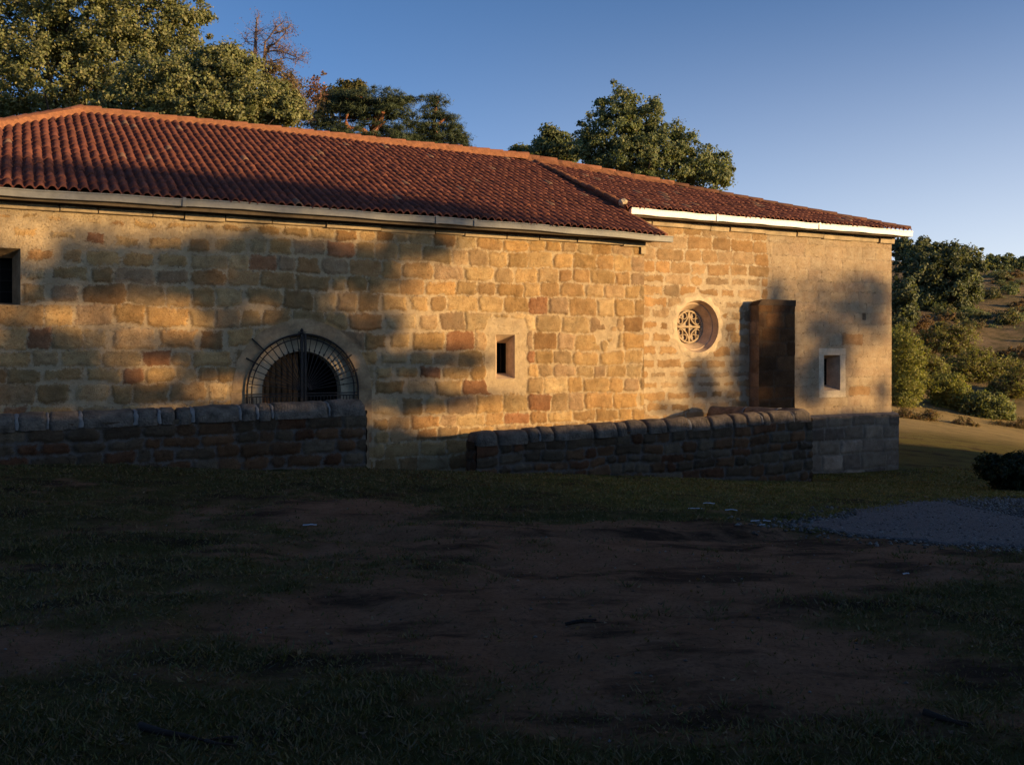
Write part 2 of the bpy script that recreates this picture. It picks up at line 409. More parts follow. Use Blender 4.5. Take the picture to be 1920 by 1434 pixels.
# ---- roof tiles
def tiles(name, s0, s1, v_len, eave, pitch_fn, seed, clips, pitch_col=.17, row=.34, w0=-.5):
    """barrel tiles on a plane: eave(s) gives z at w=w0; pitch angle constant; clips = list of (point, normal) in local space"""
    ncol = int((s1 - s0) / pitch_col); nrow = int(v_len / row) + 1
    prof = []                                              # (u, h) across one column
    for u in (-.085, -.071, -.056, -.036, -.013, .013, .036, .056, .071): prof.append((u, 0))
    u = np.array([p[0] for p in prof])
    h = np.where(np.abs(u) <= .0565, .068 * np.sqrt(np.clip(1 - (u / .062) ** 2, 0, 1)), 0.004 + .1 * (.085 - np.abs(u)))
    K = len(u)
    r = np.random.default_rng(seed)
    cols_u = np.concatenate([s0 + pitch_col * (i + .5) + u for i in range(ncol)] + [[s0 + pitch_col * ncol]])
    cols_h = np.concatenate([h] * ncol + [[h[0]]])
    cid = np.concatenate([np.full(K, i) for i in range(ncol)] + [[ncol - 1]])
    th = pitch_fn
    VV, QQ, CC = [], [], []; base = 0
    pal = np.array([(.122, .040, .027), (.130, .043, .029), (.112, .036, .025), (.142, .049, .032), (.104, .034, .024), (.124, .042, .030)])
    for j in range(nrow):
        jit = (r.normal(0, .016, ncol) - .06 * (r.random(ncol) > .985))[cid]; lift = r.normal(.0, .006, ncol)[cid]
        side = r.normal(0, .005, ncol)[cid]
        tc = pal[r.integers(0, len(pal), ncol)][cid] * r.uniform(.78, 1.18, ncol)[cid][:, None]
        old = (r.random(ncol) > .985)[cid][:, None]; tc = np.where(old, tc * .45 + np.array((.12, .085, .06)), tc)
        lo = j * row - .035 + jit; hi = np.full_like(lo, (j + 1) * row + .01)
        n = len(cols_u)
        for vv, up in ((lo, -.012), (lo, .024), (hi, .0)):
            hh = cols_h + up + lift +   .03 * (vn(cols_u * .8, vv * .8, seed + 3) - .5)
            x = cols_u + side
            ez = eave(x)
            VV.append(np.stack([x, w0 + vv * math.cos(th) - hh * math.sin(th), ez + vv * math.sin(th) + hh * math.cos(th)], -1))
            CC.append(tc)
        a = np.arange(n - 1)
        for o in (0, n): QQ.append(np.stack([base + o + a, base + o + a + 1, base + o + n + a + 1, base + o + n + a], -1))
        base += 3 * n
    V = np.concatenate(VV); Qd = np.concatenate(QQ); cc = np.concatenate(CC)
    ctr = V[Qd].mean(1); keep = np.ones(len(Qd), bool)
    for p, nrm in clips: keep &= ((ctr - np.array(p)) @ np.array(nrm)) < .22
    Qd = Qd[keep]
    ob = mesh_np(name, V, Qd, M['tile'], chapel, {'col': cc})
    bm = bmesh.new(); bm.from_mesh(ob.data)
    for p, nrm in clips:
        bmesh.ops.bisect_plane(bm, geom=bm.verts[:] + bm.edges[:] + bm.faces[:], plane_co=p, plane_no=nrm, clear_outer=True, dist=1e-5)
    bmesh.ops.delete(bm, geom=[v for v in bm.verts if not v.link_faces], context='VERTS')
    bm.to_mesh(ob.data); bm.free()
    return ob
def caps(name, pts, parent, seed, r0=.112, L=.42, mortar=True, tone=1.0):
    """overlapping half-round cap tiles along a line, on a bed of mortar"""
    rr = np.random.default_rng(seed); VV, QQ, CC = [], [], []; base = 0
    P0, P1 = Vector(pts[0]), Vector(pts[1]); T = (P1 - P0); n = max(1, int(T.length / L)); T.normalize()
    side_v = T.cross(Vector((0, 0, 1))).normalized(); upv = side_v.cross(T).normalized()
    step = (P1 - P0).length / n; K = 9
    for i in range(n):
        a = P0 + T * (step * i - .03); b = P0 + T * (step * (i + 1) + .03)
        ra, rb = r0 * 1.0, r0 * .86
        oz = rr.normal(0, .008); ox = rr.normal(0, .008)
        tc = np.array((.19, .078, .042)) * tone * rr.uniform(.8, 1.25)
        ring = []
        for c, rad, lift in ((a, ra - .018, 0.0), (a, ra, .012), (b, rb, 0)):
            for k in range(K):
                t = math.pi * (k / (K - 1)) * 1.1 - .05 * math.pi
                p = c + side_v * (math.cos(t) * rad + ox) + upv * (math.sin(t) * rad * .95 + oz + lift)
                VV.append(p[:]); CC.append(tc)
        for o in (0, K):
            for k in range(K - 1): QQ.append((base + o + k, base + o + k + 1, base + o + K + k + 1, base + o + K + k))
        base += 3 * K
    ob = mesh_np(name, np.array(VV), np.array(QQ), M['tile'], parent, {'col': np.array(CC)}, smooth=False)
    if mortar:
        bm = bmesh.new(); ns = int((P1 - P0).length / .12) + 2
        rows = []
        for i in range(ns):
            c = P0 + (P1 - P0) * (i / (ns - 1))
            ln = []
            for x, z in ((-.165, -.12), (-.15, -.03), (-.10, .05), (0, .07), (.10, .05), (.15, -.03), (.165, -.12)):
                ln.append(bm.verts.new(c + side_v * (x + random.uniform(-.012, .012)) + upv * (z + random.uniform(-.008, .008))))
            rows.append(ln)
        for i in range(ns - 1):
            for k in range(6): bm.faces.new((rows[i][k], rows[i][k + 1], rows[i + 1][k + 1], rows[i + 1][k]))
        mesh_bm('mortar_bed', bm, M['mortar'], ob)
    return ob

RW, RZ = 5.97, 8.22                            # ridge line, tile plane
th_n = math.atan2(RZ - 5.40, RW + .5)
VS = 3.78                                      # nave roof right verge
HL = -8.3                                      # ridge end at the left hip
hipL = (HL - 4.62, -.5)                        # eave end of the left hip
vlen = (RW + .5) / math.cos(th_n)
hn = Vector((-(RW + .5), (HL - hipL[0]), 0)).normalized()
nroof = tiles('nave_roof', -13.6, VS, vlen, EZ, th_n, 21, [((HL, RW, RZ), tuple(hn)), ((VS, 0, 0), (1, 0, 0)), ((0, RW, 0), (0, 1, 0))])
caps('ridge_cap', ((VS - .2, RW, RZ + .10), (HL, RW, RZ + .08)), nroof, 1)
caps('hip_cap', ((HL, RW, RZ + .08), (hipL[0], hipL[1], 5.42 + .08)), nroof, 2)
bm = bmesh.new()                               # the slopes turned away
quad(bm, (HL, RW, RZ - .02), (VS, RW, RZ - .02), (VS, ND + .5, 5.3), (-12.9, ND + .5, 5.3))
quad(bm, (HL, RW, RZ - .02), (-12.9, ND + .5, 5.3), (hipL[0], -.5, 5.34))
quad(bm, (hipL[0], -.46, 5.30), (VS - .02, -.46, 5.28), (VS - .02, RW, RZ - .12), (HL, RW, RZ - .12))
mesh_bm('rear_slope', bm, mat_simple('rear_tile', (.26, .08, .045), .3, 4), nroof)
bm = bmesh.new()                               # verge mortar on the right edge of the nave roof
for i in range(14):
    t0, t1 = i / 14, (i + 1) / 14
    if t0 > .62: break
    w0, w1 = -.5 + (RW + .5) * t0, -.5 + (RW + .5) * t1
    z0, z1 = EZ(VS) + (RZ - EZ(VS)) * t0, EZ(VS) + (RZ - EZ(VS)) * t1
    v = add_box(bm, VS - .05, VS + .05 + random.uniform(-.01, .015), w0, w1 + .01, 0, 0)
    for k, q in enumerate(v):
        zz = z0 if q.co.y < (w0 + w1) / 2 else z1
        q.co.z = zz + (-.10 if k < 4 else .035 + random.uniform(-.008, .01))
mesh_bm('verge', bm, M['tile'] if False else M['mortar'], nroof)

CRZ = 8.17; HR = 3.95
RUN = RW - CWG
th_c = math.atan2(CRZ - CZ, RUN)
cEZ = lambda s: CZ + 0 * np.asarray(s)
clen = RUN / math.cos(th_c)
CR = S(1704, CWG)
hn2 = Vector((RUN, (CR - HR), 0)).normalized()
LVS = VS - .04
croof = tiles('chancel_roof', LVS - .1, CR + .1, clen, cEZ, th_c, 31, [((HR, RW, CRZ), tuple(hn2)), ((LVS, 0, 0), (-1, 0, 0)), ((0, RW, 0), (0, 1, 0))], w0=CWG)
hm = (HR + (CR - HR) * .36, RW + (CWG - RW) * .36, CRZ + (CZ - CRZ) * .36)
caps('hip_cap', (hm[:2] + (hm[2] + .08,), (VS - .24, RW, CRZ + .125)), croof, 4, r0=.11)
caps('hip_cap', ((CR, CWG, CZ + .03), hm[:2] + (hm[2] + .06,)), croof, 6, r0=.10, mortar=False, tone=.5)
lv = lambda t: (LVS, CWG + RUN * t, CZ + (CRZ - CZ) * t + .05)
caps('verge_cap', (lv(.04), lv(.97)), croof, 5, r0=.085, L=.40, mortar=False)
bm = bmesh.new()                               # fascia closing the step between the two roofs
for i in range(20):
    a, b = lv(i / 20), lv((i + 1) / 20)
    quad(bm, (a[0] + .02, a[1], a[2] - .32), (b[0] + .02, b[1], b[2] - .32), (b[0] + .02, b[1], b[2] - .03), (a[0] + .02, a[1], a[2] - .03))
mesh_bm('fascia', bm, bpy.data.materials['rear_tile'], croof)
bm = bmesh.new()                               # lump of mortar at the foot of the verge
q = lv(.02); bmesh.ops.create_icosphere(bm, subdivisions=2, radius=.10, matrix=Matrix.Translation((q[0], q[1], q[2] + .03)))
for v in bm.verts: v.co += Vector([random.uniform(-.03, .03) for _ in range(3)])
mesh_bm('mortar_lump', bm, M['trim'], croof)
bm = bmesh.new()
quad(bm, (HR, RW, CRZ - .02), (CR, ND - CWG, CZ), (VS - .3, ND - CWG, CZ), (VS - .3, RW, CRZ - .02))
quad(bm, (HR, RW, CRZ - .02), (CR, CWG, CZ - .05), (CR, ND - CWG, CZ))
quad(bm, (3.9, CWG + .04, CZ - .07), (CR - .05, CWG + .04, CZ - .07), (HR + .02, RW, CRZ - .11), (3.9, RW, CRZ - .11))
mesh_bm('rear_slope', bm, bpy.data.materials['rear_tile'], croof)

# ---- eave boards and gutters
def gutter(name, s0, s1, zt, h, w, seams, parent, gm='gutter'):
    bm = bmesh.new(); n = 24; prof = [(0.0, 0.0), (-.012, 0), (-.012, -h * .15), (.0, -h * .22), (.004, -h), (.12, -h - .005), (.12, -.03)]
    rows = []
    for i in range(n + 1):
        s = s0 + (s1 - s0) * i / n; sag = .008 * math.sin(i * 2.1) + .006 * math.sin(i * .7 + 1)
        rows.append([bm.verts.new((s, w + a - .03, float(zt(s)) + b + sag)) for a, b in prof])
    for i in range(n):
        for k in range(len(prof) - 1): bm.faces.new((rows[i][k], rows[i][k + 1], rows[i + 1][k + 1], rows[i + 1][k]))
    bm.faces.new(rows[0]); bm.faces.new(rows[-1][::-1])
    g = mesh_bm(name, bm, M[gm], parent)
    for s in seams:
        b2 = bmesh.new(); z = float(zt(s)); add_box(b2, s - .03, s + .03, w - .052, w + .09, z - h - .012, z + .018)
        mesh_bm('joint_strap', b2, M[gm], g)
    return g
bm = bmesh.new()
add_box(bm, NS0 - .1, VS - .04, -.40, .12, 5.215, 5.255); add_box(bm, NS0 - .1, VS - .06, -.42, -.38, 5.19, 5.29)
mesh_bm('eave_board', bm, M['soffit'], nroof)
gutter('gutter', hipL[0], 3.95, lambda s: EZ(s) - .015, .135, -.5, (S(345, -.5), S(890, -.5), -2.0), nroof)
bm = bmesh.new()
add_box(bm, NS1 + .3, CR - .1, CWG + .1, CW + .12, CZ - .18, CZ - .15); add_box(bm, NS1 + .4, CR - .12, CWG + .08, CWG + .12, CZ - .205, CZ - .11)
mesh_bm('eave_board', bm, M['soffit'], croof)
gutter('gutter', S(1183, CWG), S(1710, CWG), lambda s: CZ - .01, .155, CWG, (6.6, 10.2), croof, 'gutter_white')
# drip stone at the corner of the nave wall
bm = bmesh.new(); add_box(bm, 3.38, 3.52, -.06, .02, 4.92, 5.08)
mesh_bm('corner_bracket', bm, M['cornice'], chapel)

# ---- arched gateway
def arc(c, r, n=28, a0=0, a1=math.pi, w=0.0): return [(c[0] + r * math.cos(a0 + (a1 - a0) * i / n), w, c[1] + r * math.sin(a0 + (a1 - a0) * i / n)) for i in range(n + 1)]
arch = empty('arched_gateway'); arch.parent = chapel
bm = bmesh.new()                                # flat ring of dressed stone, in voussoirs
nv = 9
for i in range(nv):
    a0, a1 = math.pi * i / nv + .0012, math.pi * (i + 1) / nv - .0012
    ro = gate_R + .29 + random.uniform(-.015, .03)
    inner = [(gate_c[0] + gate_R * math.cos(a0 + (a1 - a0) * k / 5), gate_c[1] + gate_R * math.sin(a0 + (a1 - a0) * k / 5)) for k in range(6)]
    outer = [(gate_c[0] + ro * math.cos(a0 + (a1 - a0) * k / 5), gate_c[1] + ro * math.sin(a0 + (a1 - a0) * k / 5)) for k in range(5, -1, -1)]
    add_prism(bm, inner + outer, -.007 + random.uniform(-.002, .002), .03)
for sg in (-1, 1):
    z = gate_c[1] - .006
    for hh in (.62, .8, .9):
        x0, x1 = gate_c[0] + sg * gate_R, gate_c[0] + sg * (gate_R + .28 + random.uniform(-.02, .05))
        add_box(bm, min(x0, x1), max(x0, x1), -.007 + random.uniform(-.002, .002), .03, z - hh, z - .006); z -= hh
bmesh.ops.bevel(bm, geom=[e for e in bm.edges if e.calc_face_angle(0) > .6], offset=.006, segments=1, affect='EDGES')
mesh_bm('arch_surround', bm, M['trim_dark'], arch)
gi = .79; gd = .34; gci = (gate_c[0] + .02, gate_c[1] - .02)
def gpath(c, r, w): return [(c[0] + r, w, -.9)] + arc(c, r, 28, 0, math.pi, w) + [(c[0] - r, w, -.9)]
bm = bmesh.new(); loft(bm, gpath(gate_c, gate_R, .0), gpath(gate_c, gate_R - .02, .13)); loft(bm, gpath(gate_c, gate_R - .02, .131), gpath(gci, gi, .15)); loft(bm, gpath(gci, gi, .151), gpath(gci, gi - .02, gd))
mesh_bm('arch_reveal', bm, M['trim'], arch)
bm = bmesh.new(); w = gd + .12                # left door leaf, panelled planks, inside the inner arch
for i in range(7):
    x0 = gci[0] - gi + i * gi / 7; x1 = x0 + gi / 7 - .012
    zt = gci[1] + math.sqrt(max(0, gi ** 2 - min((x0 - gci[0]) ** 2, (x1 - gci[0]) ** 2))) + .02
    add_box(bm, x0, x1, w - .03 + .012 * (i % 2), w + .03, -.9, zt)
    for k in range(9):
        zz = -.4 + k * .36
        if zz + .24 < zt - .05: add_box(bm, x0 + .02, x1 - .02, w - .05, w - .028, zz, zz + .22)
mesh_bm('door_leaf', bm, M['wood'], arch)
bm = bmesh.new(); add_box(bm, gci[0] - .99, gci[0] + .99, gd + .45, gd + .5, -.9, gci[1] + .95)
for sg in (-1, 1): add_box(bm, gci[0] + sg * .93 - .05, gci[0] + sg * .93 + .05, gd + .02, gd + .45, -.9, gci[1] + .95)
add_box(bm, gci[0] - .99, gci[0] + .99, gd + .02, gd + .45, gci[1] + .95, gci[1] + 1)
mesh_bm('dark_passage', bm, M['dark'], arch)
grille = empty('iron_gate'); grille.parent = arch
gw = -.07
bm = bmesh.new()
for r_, t in ((gate_R + .01, .02), (gate_R - .075, .013)):
    add_tube(bm, [(gate_c[0] + r_, gw, .2)] + arc(gate_c, r_, 40, 0, math.pi, gw) + [(gate_c[0] - r_, gw, .2)], t, 6)
mesh_bm('outer_ring', bm, M['iron'], grille)
bm = bmesh.new()
for i in range(1, 24):
    a = math.pi * i / 24
    if abs(a - math.pi / 2) < .05: continue
    r1 = gate_R - .01
    add_tube(bm, [(gate_c[0] + .1 * math.cos(a), gw, gate_c[1] + .1 * math.sin(a)), (gate_c[0] + r1 * math.cos(a), gw, gate_c[1] + r1 * math.sin(a))], .0085, 5)
    c = (gate_c[0] + .80 * math.cos(a), gw, gate_c[1] + .80 * math.sin(a))
    add_tube(bm, [(gate_c[0] + (.80 - .035) * math.cos(a), gw, gate_c[1] + (.80 - .035) * math.sin(a)), c, (gate_c[0] + .835 * math.cos(a), gw, gate_c[1] + .835 * math.sin(a))], [.008, .02, .008], 6)
for rr_ in (.1, .14): add_tube(bm, arc(gate_c, rr_, 14, 0, math.pi, gw), .011, 5)
mesh_bm('fan_bars', bm, M['iron'], grille)
bm = bmesh.new()
for zz in (gate_c[1] - .06, gate_c[1] - .11): add_box(bm, gate_c[0] - gate_R, gate_c[0] + gate_R, gw - .012, gw + .012, zz - .011, zz + .011)
for i in range(33):
    x = gate_c[0] - gate_R + 2 * gate_R * (i + .5) / 33
    add_tube(bm, [(x, gw, .2), (x, gw, gate_c[1] - .1)], .0085, 5)
mesh_bm('lower_bars', bm, M['iron'], grille)
bm = bmesh.new()
add_box(bm, gate_c[0] - .075, gate_c[0] - .02, gw - .025, gw + .02, .2, gate_c[1] + gate_R + .02)
add_box(bm, gate_c[0] + .0, gate_c[0] + .045, gw - .022, gw + .02, .2, gate_c[1] + gate_R + .02)
x = gate_c[0] - .045; z = gate_c[1] + gate_R
add_tube(bm, [(x, gw, z + .0), (x, gw, z + .03), (x, gw, z + .05), (x, gw, z + .08), (x, gw, z + .13)], [.03, .045, .022, .038, .004], 8)
add_box(bm, x - .07, x + .07, gw - .02, gw + .02, z + .035, z + .055)
mesh_bm('meeting_stile', bm, M['iron'], grille)
for a, r2 in ((2.35, 1.42), (2.62, 1.28), (.62, 1.2), (.35, 1.17)):
    bm = bmesh.new(); add_tube(bm, [(gate_c[0] + 1.02 * math.cos(a), gw, gate_c[1] + 1.02 * math.sin(a)), (gate_c[0] + r2 * math.cos(a), -.02, gate_c[1] + r2 * math.sin(a))], .014, 5)
    mesh_bm('wall_tie', bm, M['iron'], grille)

# ---- rectangular windows
def splay(name, outer, inner, depth, w, bars=None, frame=None, rmat='reveal'):
    t = empty(name); t.parent = chapel
    a, b, lo, hi = outer; a2, b2, lo2, hi2 = inner
    bm = bmesh.new()
    loft(bm, [(a, w, lo), (b, w, lo), (b, w, hi), (a, w, hi)], [(a2, w + depth, lo2), (b2, w + depth, lo2), (b2, w + depth, hi2), (a2, w + depth, hi2)], True)
    mesh_bm('reveal', bm, M[rmat], t)
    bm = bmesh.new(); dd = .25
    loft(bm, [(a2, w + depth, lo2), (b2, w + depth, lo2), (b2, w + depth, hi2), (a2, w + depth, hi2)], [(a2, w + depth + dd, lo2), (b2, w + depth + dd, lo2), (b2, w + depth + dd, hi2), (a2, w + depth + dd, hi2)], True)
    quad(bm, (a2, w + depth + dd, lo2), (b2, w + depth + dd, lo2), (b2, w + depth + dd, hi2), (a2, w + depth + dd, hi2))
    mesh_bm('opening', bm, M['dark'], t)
    if bars:
        bm = bmesh.new(); nv_, nh_ = bars; wv = w + depth * .8 + .02
        wv = w + depth + .03
        for i in range(nv_): x = a2 + (b2 - a2) * (i + 1) / (nv_ + 1); add_tube(bm, [(x, wv, lo2), (x, wv, hi2)], .010, 5)
        for i in range(nh_): z = lo2 + (hi2 - lo2) * (i + 1) / (nh_ + 1); add_tube(bm, [(a2, wv, z), (b2, wv, z)], .007, 5)
        mesh_bm('bars', bm, M['iron'], t)
    if frame:
        bm = bmesh.new(); L, Rr, T, B, pr = frame
        add_box(bm, a - L, a, w - pr, w + .05, lo, hi); add_box(bm, b, b + Rr, w - pr, w + .05, lo, hi)
        add_box(bm, a - L, b + Rr, w - pr - .003, w + .05, hi + .002, hi + T); add_box(bm, a - L, b + Rr, w - pr - .004, w + .05, lo - B, lo - .002)
        bmesh.ops.bevel(bm, geom=bm.edges[:], offset=.006, segments=1, affect='EDGES')
        mesh_bm('surround', bm, mat_simple('pale_window_stone', (.54, .45, .33), .2, 6, .92, .4, bd=.015), t)
    return t
i0 = wp(931.2, 643, .36); i1 = wp(948.5, 699.5, .36)
splay('slit_window', slit, (i0[0], i1[0], i1[1], i0[1]), .36, 0, (1, 0))
splay('left_window', win_l, (win_l[0] + .12, win_l[1] - .13, win_l[2] + .05, win_l[3] - .14), .4, 0, (3, 3), rmat='trim_dark')
splay('square_window', sq, (sq[0] + .05, sq[1] - .1, sq[2] + .14, sq[3] - .1), .42, CW, (4, 7), (.2, .22, .2, .2, .006))
splay('vent_hole', tiny, (tiny[0] + .01, tiny[1] - .01, tiny[2] + .01, tiny[3] - .01), .25, CW)

# ---- round window
ocw = empty('round_window'); ocw.parent = chapel
circ = lambda r, w, n=48, c=oc: [(c[0] + r * math.cos(2 * math.pi * i / n), w, c[1] + r * math.sin(2 * math.pi * i / n)) for i in range(n)]
bm = bmesh.new()
ro = [oc_R + .13 + .05 * math.sin(k * 1.7) + random.uniform(-.015, .02) for k in range(48)]
outer = [(oc[0] + ro[i] * math.cos(2 * math.pi * i / 48), CW - .001, oc[1] + ro[i] * math.sin(2 * math.pi * i / 48)) for i in range(48)]
mid = [(oc[0] + (ro[i] - .05) * math.cos(2 * math.pi * i / 48), CW - .008, oc[1] + (ro[i] - .05) * math.sin(2 * math.pi * i / 48)) for i in range(48)]
loft(bm, outer, mid, True); loft(bm, mid, circ(oc_R, CW - .008), True); loft(bm, circ(oc_R, CW - .008), circ(oc_R - .001, CW), True)
mesh_bm('window_surround', bm, mat_simple('window_plaster', (.54, .42, .27), .22, 7, .93, .5, bd=.015), ocw)
bm = bmesh.new()
loft(bm, circ(oc_R, CW), circ(oc_R - .06, CW + .16), True); loft(bm, circ(oc_R - .06, CW + .1601), circ(oc_R - .085, CW + .1605), True)
loft(bm, circ(oc_R - .085, CW + .161), circ(.43, CW + .47), True)
mesh_bm('window_reveal', bm, M['reveal'], ocw)
tw = CW + .40; tr = .44
bm = bmesh.new()
loft(bm, circ(tr, tw - .03), circ(tr - .045, tw - .03), True); loft(bm, circ(tr - .045, tw - .03), circ(tr - .045, tw + .04), True)
def ribbon(bm, pts, wid, y0, y1):
    for p, q in zip(pts[:-1], pts[1:]):
        d = Vector((q[0] - p[0], q[1] - p[1])); n_ = Vector((-d.y, d.x)).normalized() * wid / 2
        add_prism(bm, [(p[0] - n_.x, p[1] - n_.y), (q[0] - n_.x, q[1] - n_.y), (q[0] + n_.x, q[1] + n_.y), (p[0] + n_.x, p[1] + n_.y)], y0, y1)
cx, cz = oc; t = tr - .03
for sx, sz in ((1, 1), (1, -1), (-1, 1), (-1, -1)):       # four concave arcs make the star
    pts = []
    for i in range(13):
        a = math.pi / 2 * i / 12
        pts.append((cx + sx * (t - t * math.sin(a) * .98), cz + sz * (t - t * math.cos(a) * .98)))
    ribbon(bm, pts, .034, tw - .035, tw + .02)
    for q in range(2):                                     # small cusped rings in the corners
        ang = math.radians(28 if q == 0 else 62); rr_ = t - .085
        cc = (cx + sx * rr_ * math.cos(ang), cz + sz * rr_ * math.sin(ang))
        ring = [(cc[0] + .082 * math.cos(2 * math.pi * k / 16), cc[1] + .082 * math.sin(2 * math.pi * k / 16)) for k in range(17)]
        ribbon(bm, ring, .022, tw - .025, tw + .015)
ribbon(bm, [(cx, cz - t), (cx, cz + t)], .03, tw - .036, tw + .02); ribbon(bm, [(cx - t, cz), (cx + t, cz)], .05, tw - .034, tw + .02)
mesh_bm('tracery', bm, mat_simple('tracery_stone', (.40, .30, .19), .2, 8, .9, .4), ocw)
bm = bmesh.new(); bm.faces.new([bm.verts.new(p) for p in circ(.47, tw + .03)]); mesh_bm('window_pane', bm, M['glass'], ocw)

# ---- buttress
bt = .34; BW = CW - bt; b0 = S(1405, CW); b1 = S(1490, BW); bz = wp(1455, 562, BW)[1]
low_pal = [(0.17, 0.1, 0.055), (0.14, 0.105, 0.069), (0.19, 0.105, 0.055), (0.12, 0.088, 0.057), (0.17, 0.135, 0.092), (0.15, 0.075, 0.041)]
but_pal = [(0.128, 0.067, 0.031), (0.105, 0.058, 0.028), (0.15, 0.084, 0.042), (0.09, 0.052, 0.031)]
butt = empty('buttress'); butt.parent = chapel
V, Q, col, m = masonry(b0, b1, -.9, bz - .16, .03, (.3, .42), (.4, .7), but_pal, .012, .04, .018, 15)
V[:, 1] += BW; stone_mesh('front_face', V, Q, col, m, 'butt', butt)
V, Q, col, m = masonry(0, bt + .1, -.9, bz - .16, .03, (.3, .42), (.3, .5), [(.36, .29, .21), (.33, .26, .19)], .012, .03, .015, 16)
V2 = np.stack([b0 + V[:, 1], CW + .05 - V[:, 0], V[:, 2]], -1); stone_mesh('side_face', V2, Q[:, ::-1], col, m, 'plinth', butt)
bm = bmesh.new()
quad(bm, (b1, BW, -.9), (b1, CW + .05, -.9), (b1, CW + .05, bz - .16), (b1, BW, bz - .16))
v = add_box(bm, b0 - .02, b1 + .02, BW - .03, CW + .05, bz - .16, bz + .0)
v[4].co.x += .14; v[7].co.x += .14; v[7].co.z += -.05
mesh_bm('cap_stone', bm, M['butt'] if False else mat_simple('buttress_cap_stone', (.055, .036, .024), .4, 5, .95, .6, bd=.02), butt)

# ---- plinth of the chancel
PW = CW - .17; p0, p1 = S(1440, CW), S(1686, PW); pz = wp(1610, 781, PW)[1]
pal_p = [(.30, .24, .18), (.25, .20, .155), (.34, .28, .21), (.21, .17, .135), (.38, .31, .24)]
V, Q, col, m = masonry(p0, p1, -1.6, pz, .03, (.3, .46), (.4, .8), pal_p, .014, .06, .035, 18)
V[:, 1] += PW + .02
nt_ = np.abs(V[:, 2] - pz) < .02; V[nt_, 1] += .0
pl = stone_mesh('plinth', V, Q, col, m, 'plinth', chapel)
bm = bmesh.new()
n = 60; ra, rb, rc = [], [], []
for i in range(n + 1):
    s = p0 + (p1 - p0) * i / n; j = random.uniform(-.02, .02)
    ra.append(bm.verts.new((s, PW + .02, pz - .02))); rb.append(bm.verts.new((s, PW + .01 + j, pz + .03 + j * .5))); rc.append(bm.verts.new((s, CW + .05, pz + .10)))
for i in range(n):
    bm.faces.new((ra[i], ra[i + 1], rb[i + 1], rb[i])); bm.faces.new((rb[i], rb[i + 1], rc[i + 1], rc[i]))
quad(bm, (p1, PW + .02, -1.6), (p1, ND, -1.6), (p1, ND, pz + .03), (p1, PW + .01, pz + .03))
mesh_bm('plinth_ledge', bm, mat_simple('plinth_top_stone', (.15, .13, .115), .4, 6, .95, .6, bd=.02), pl)

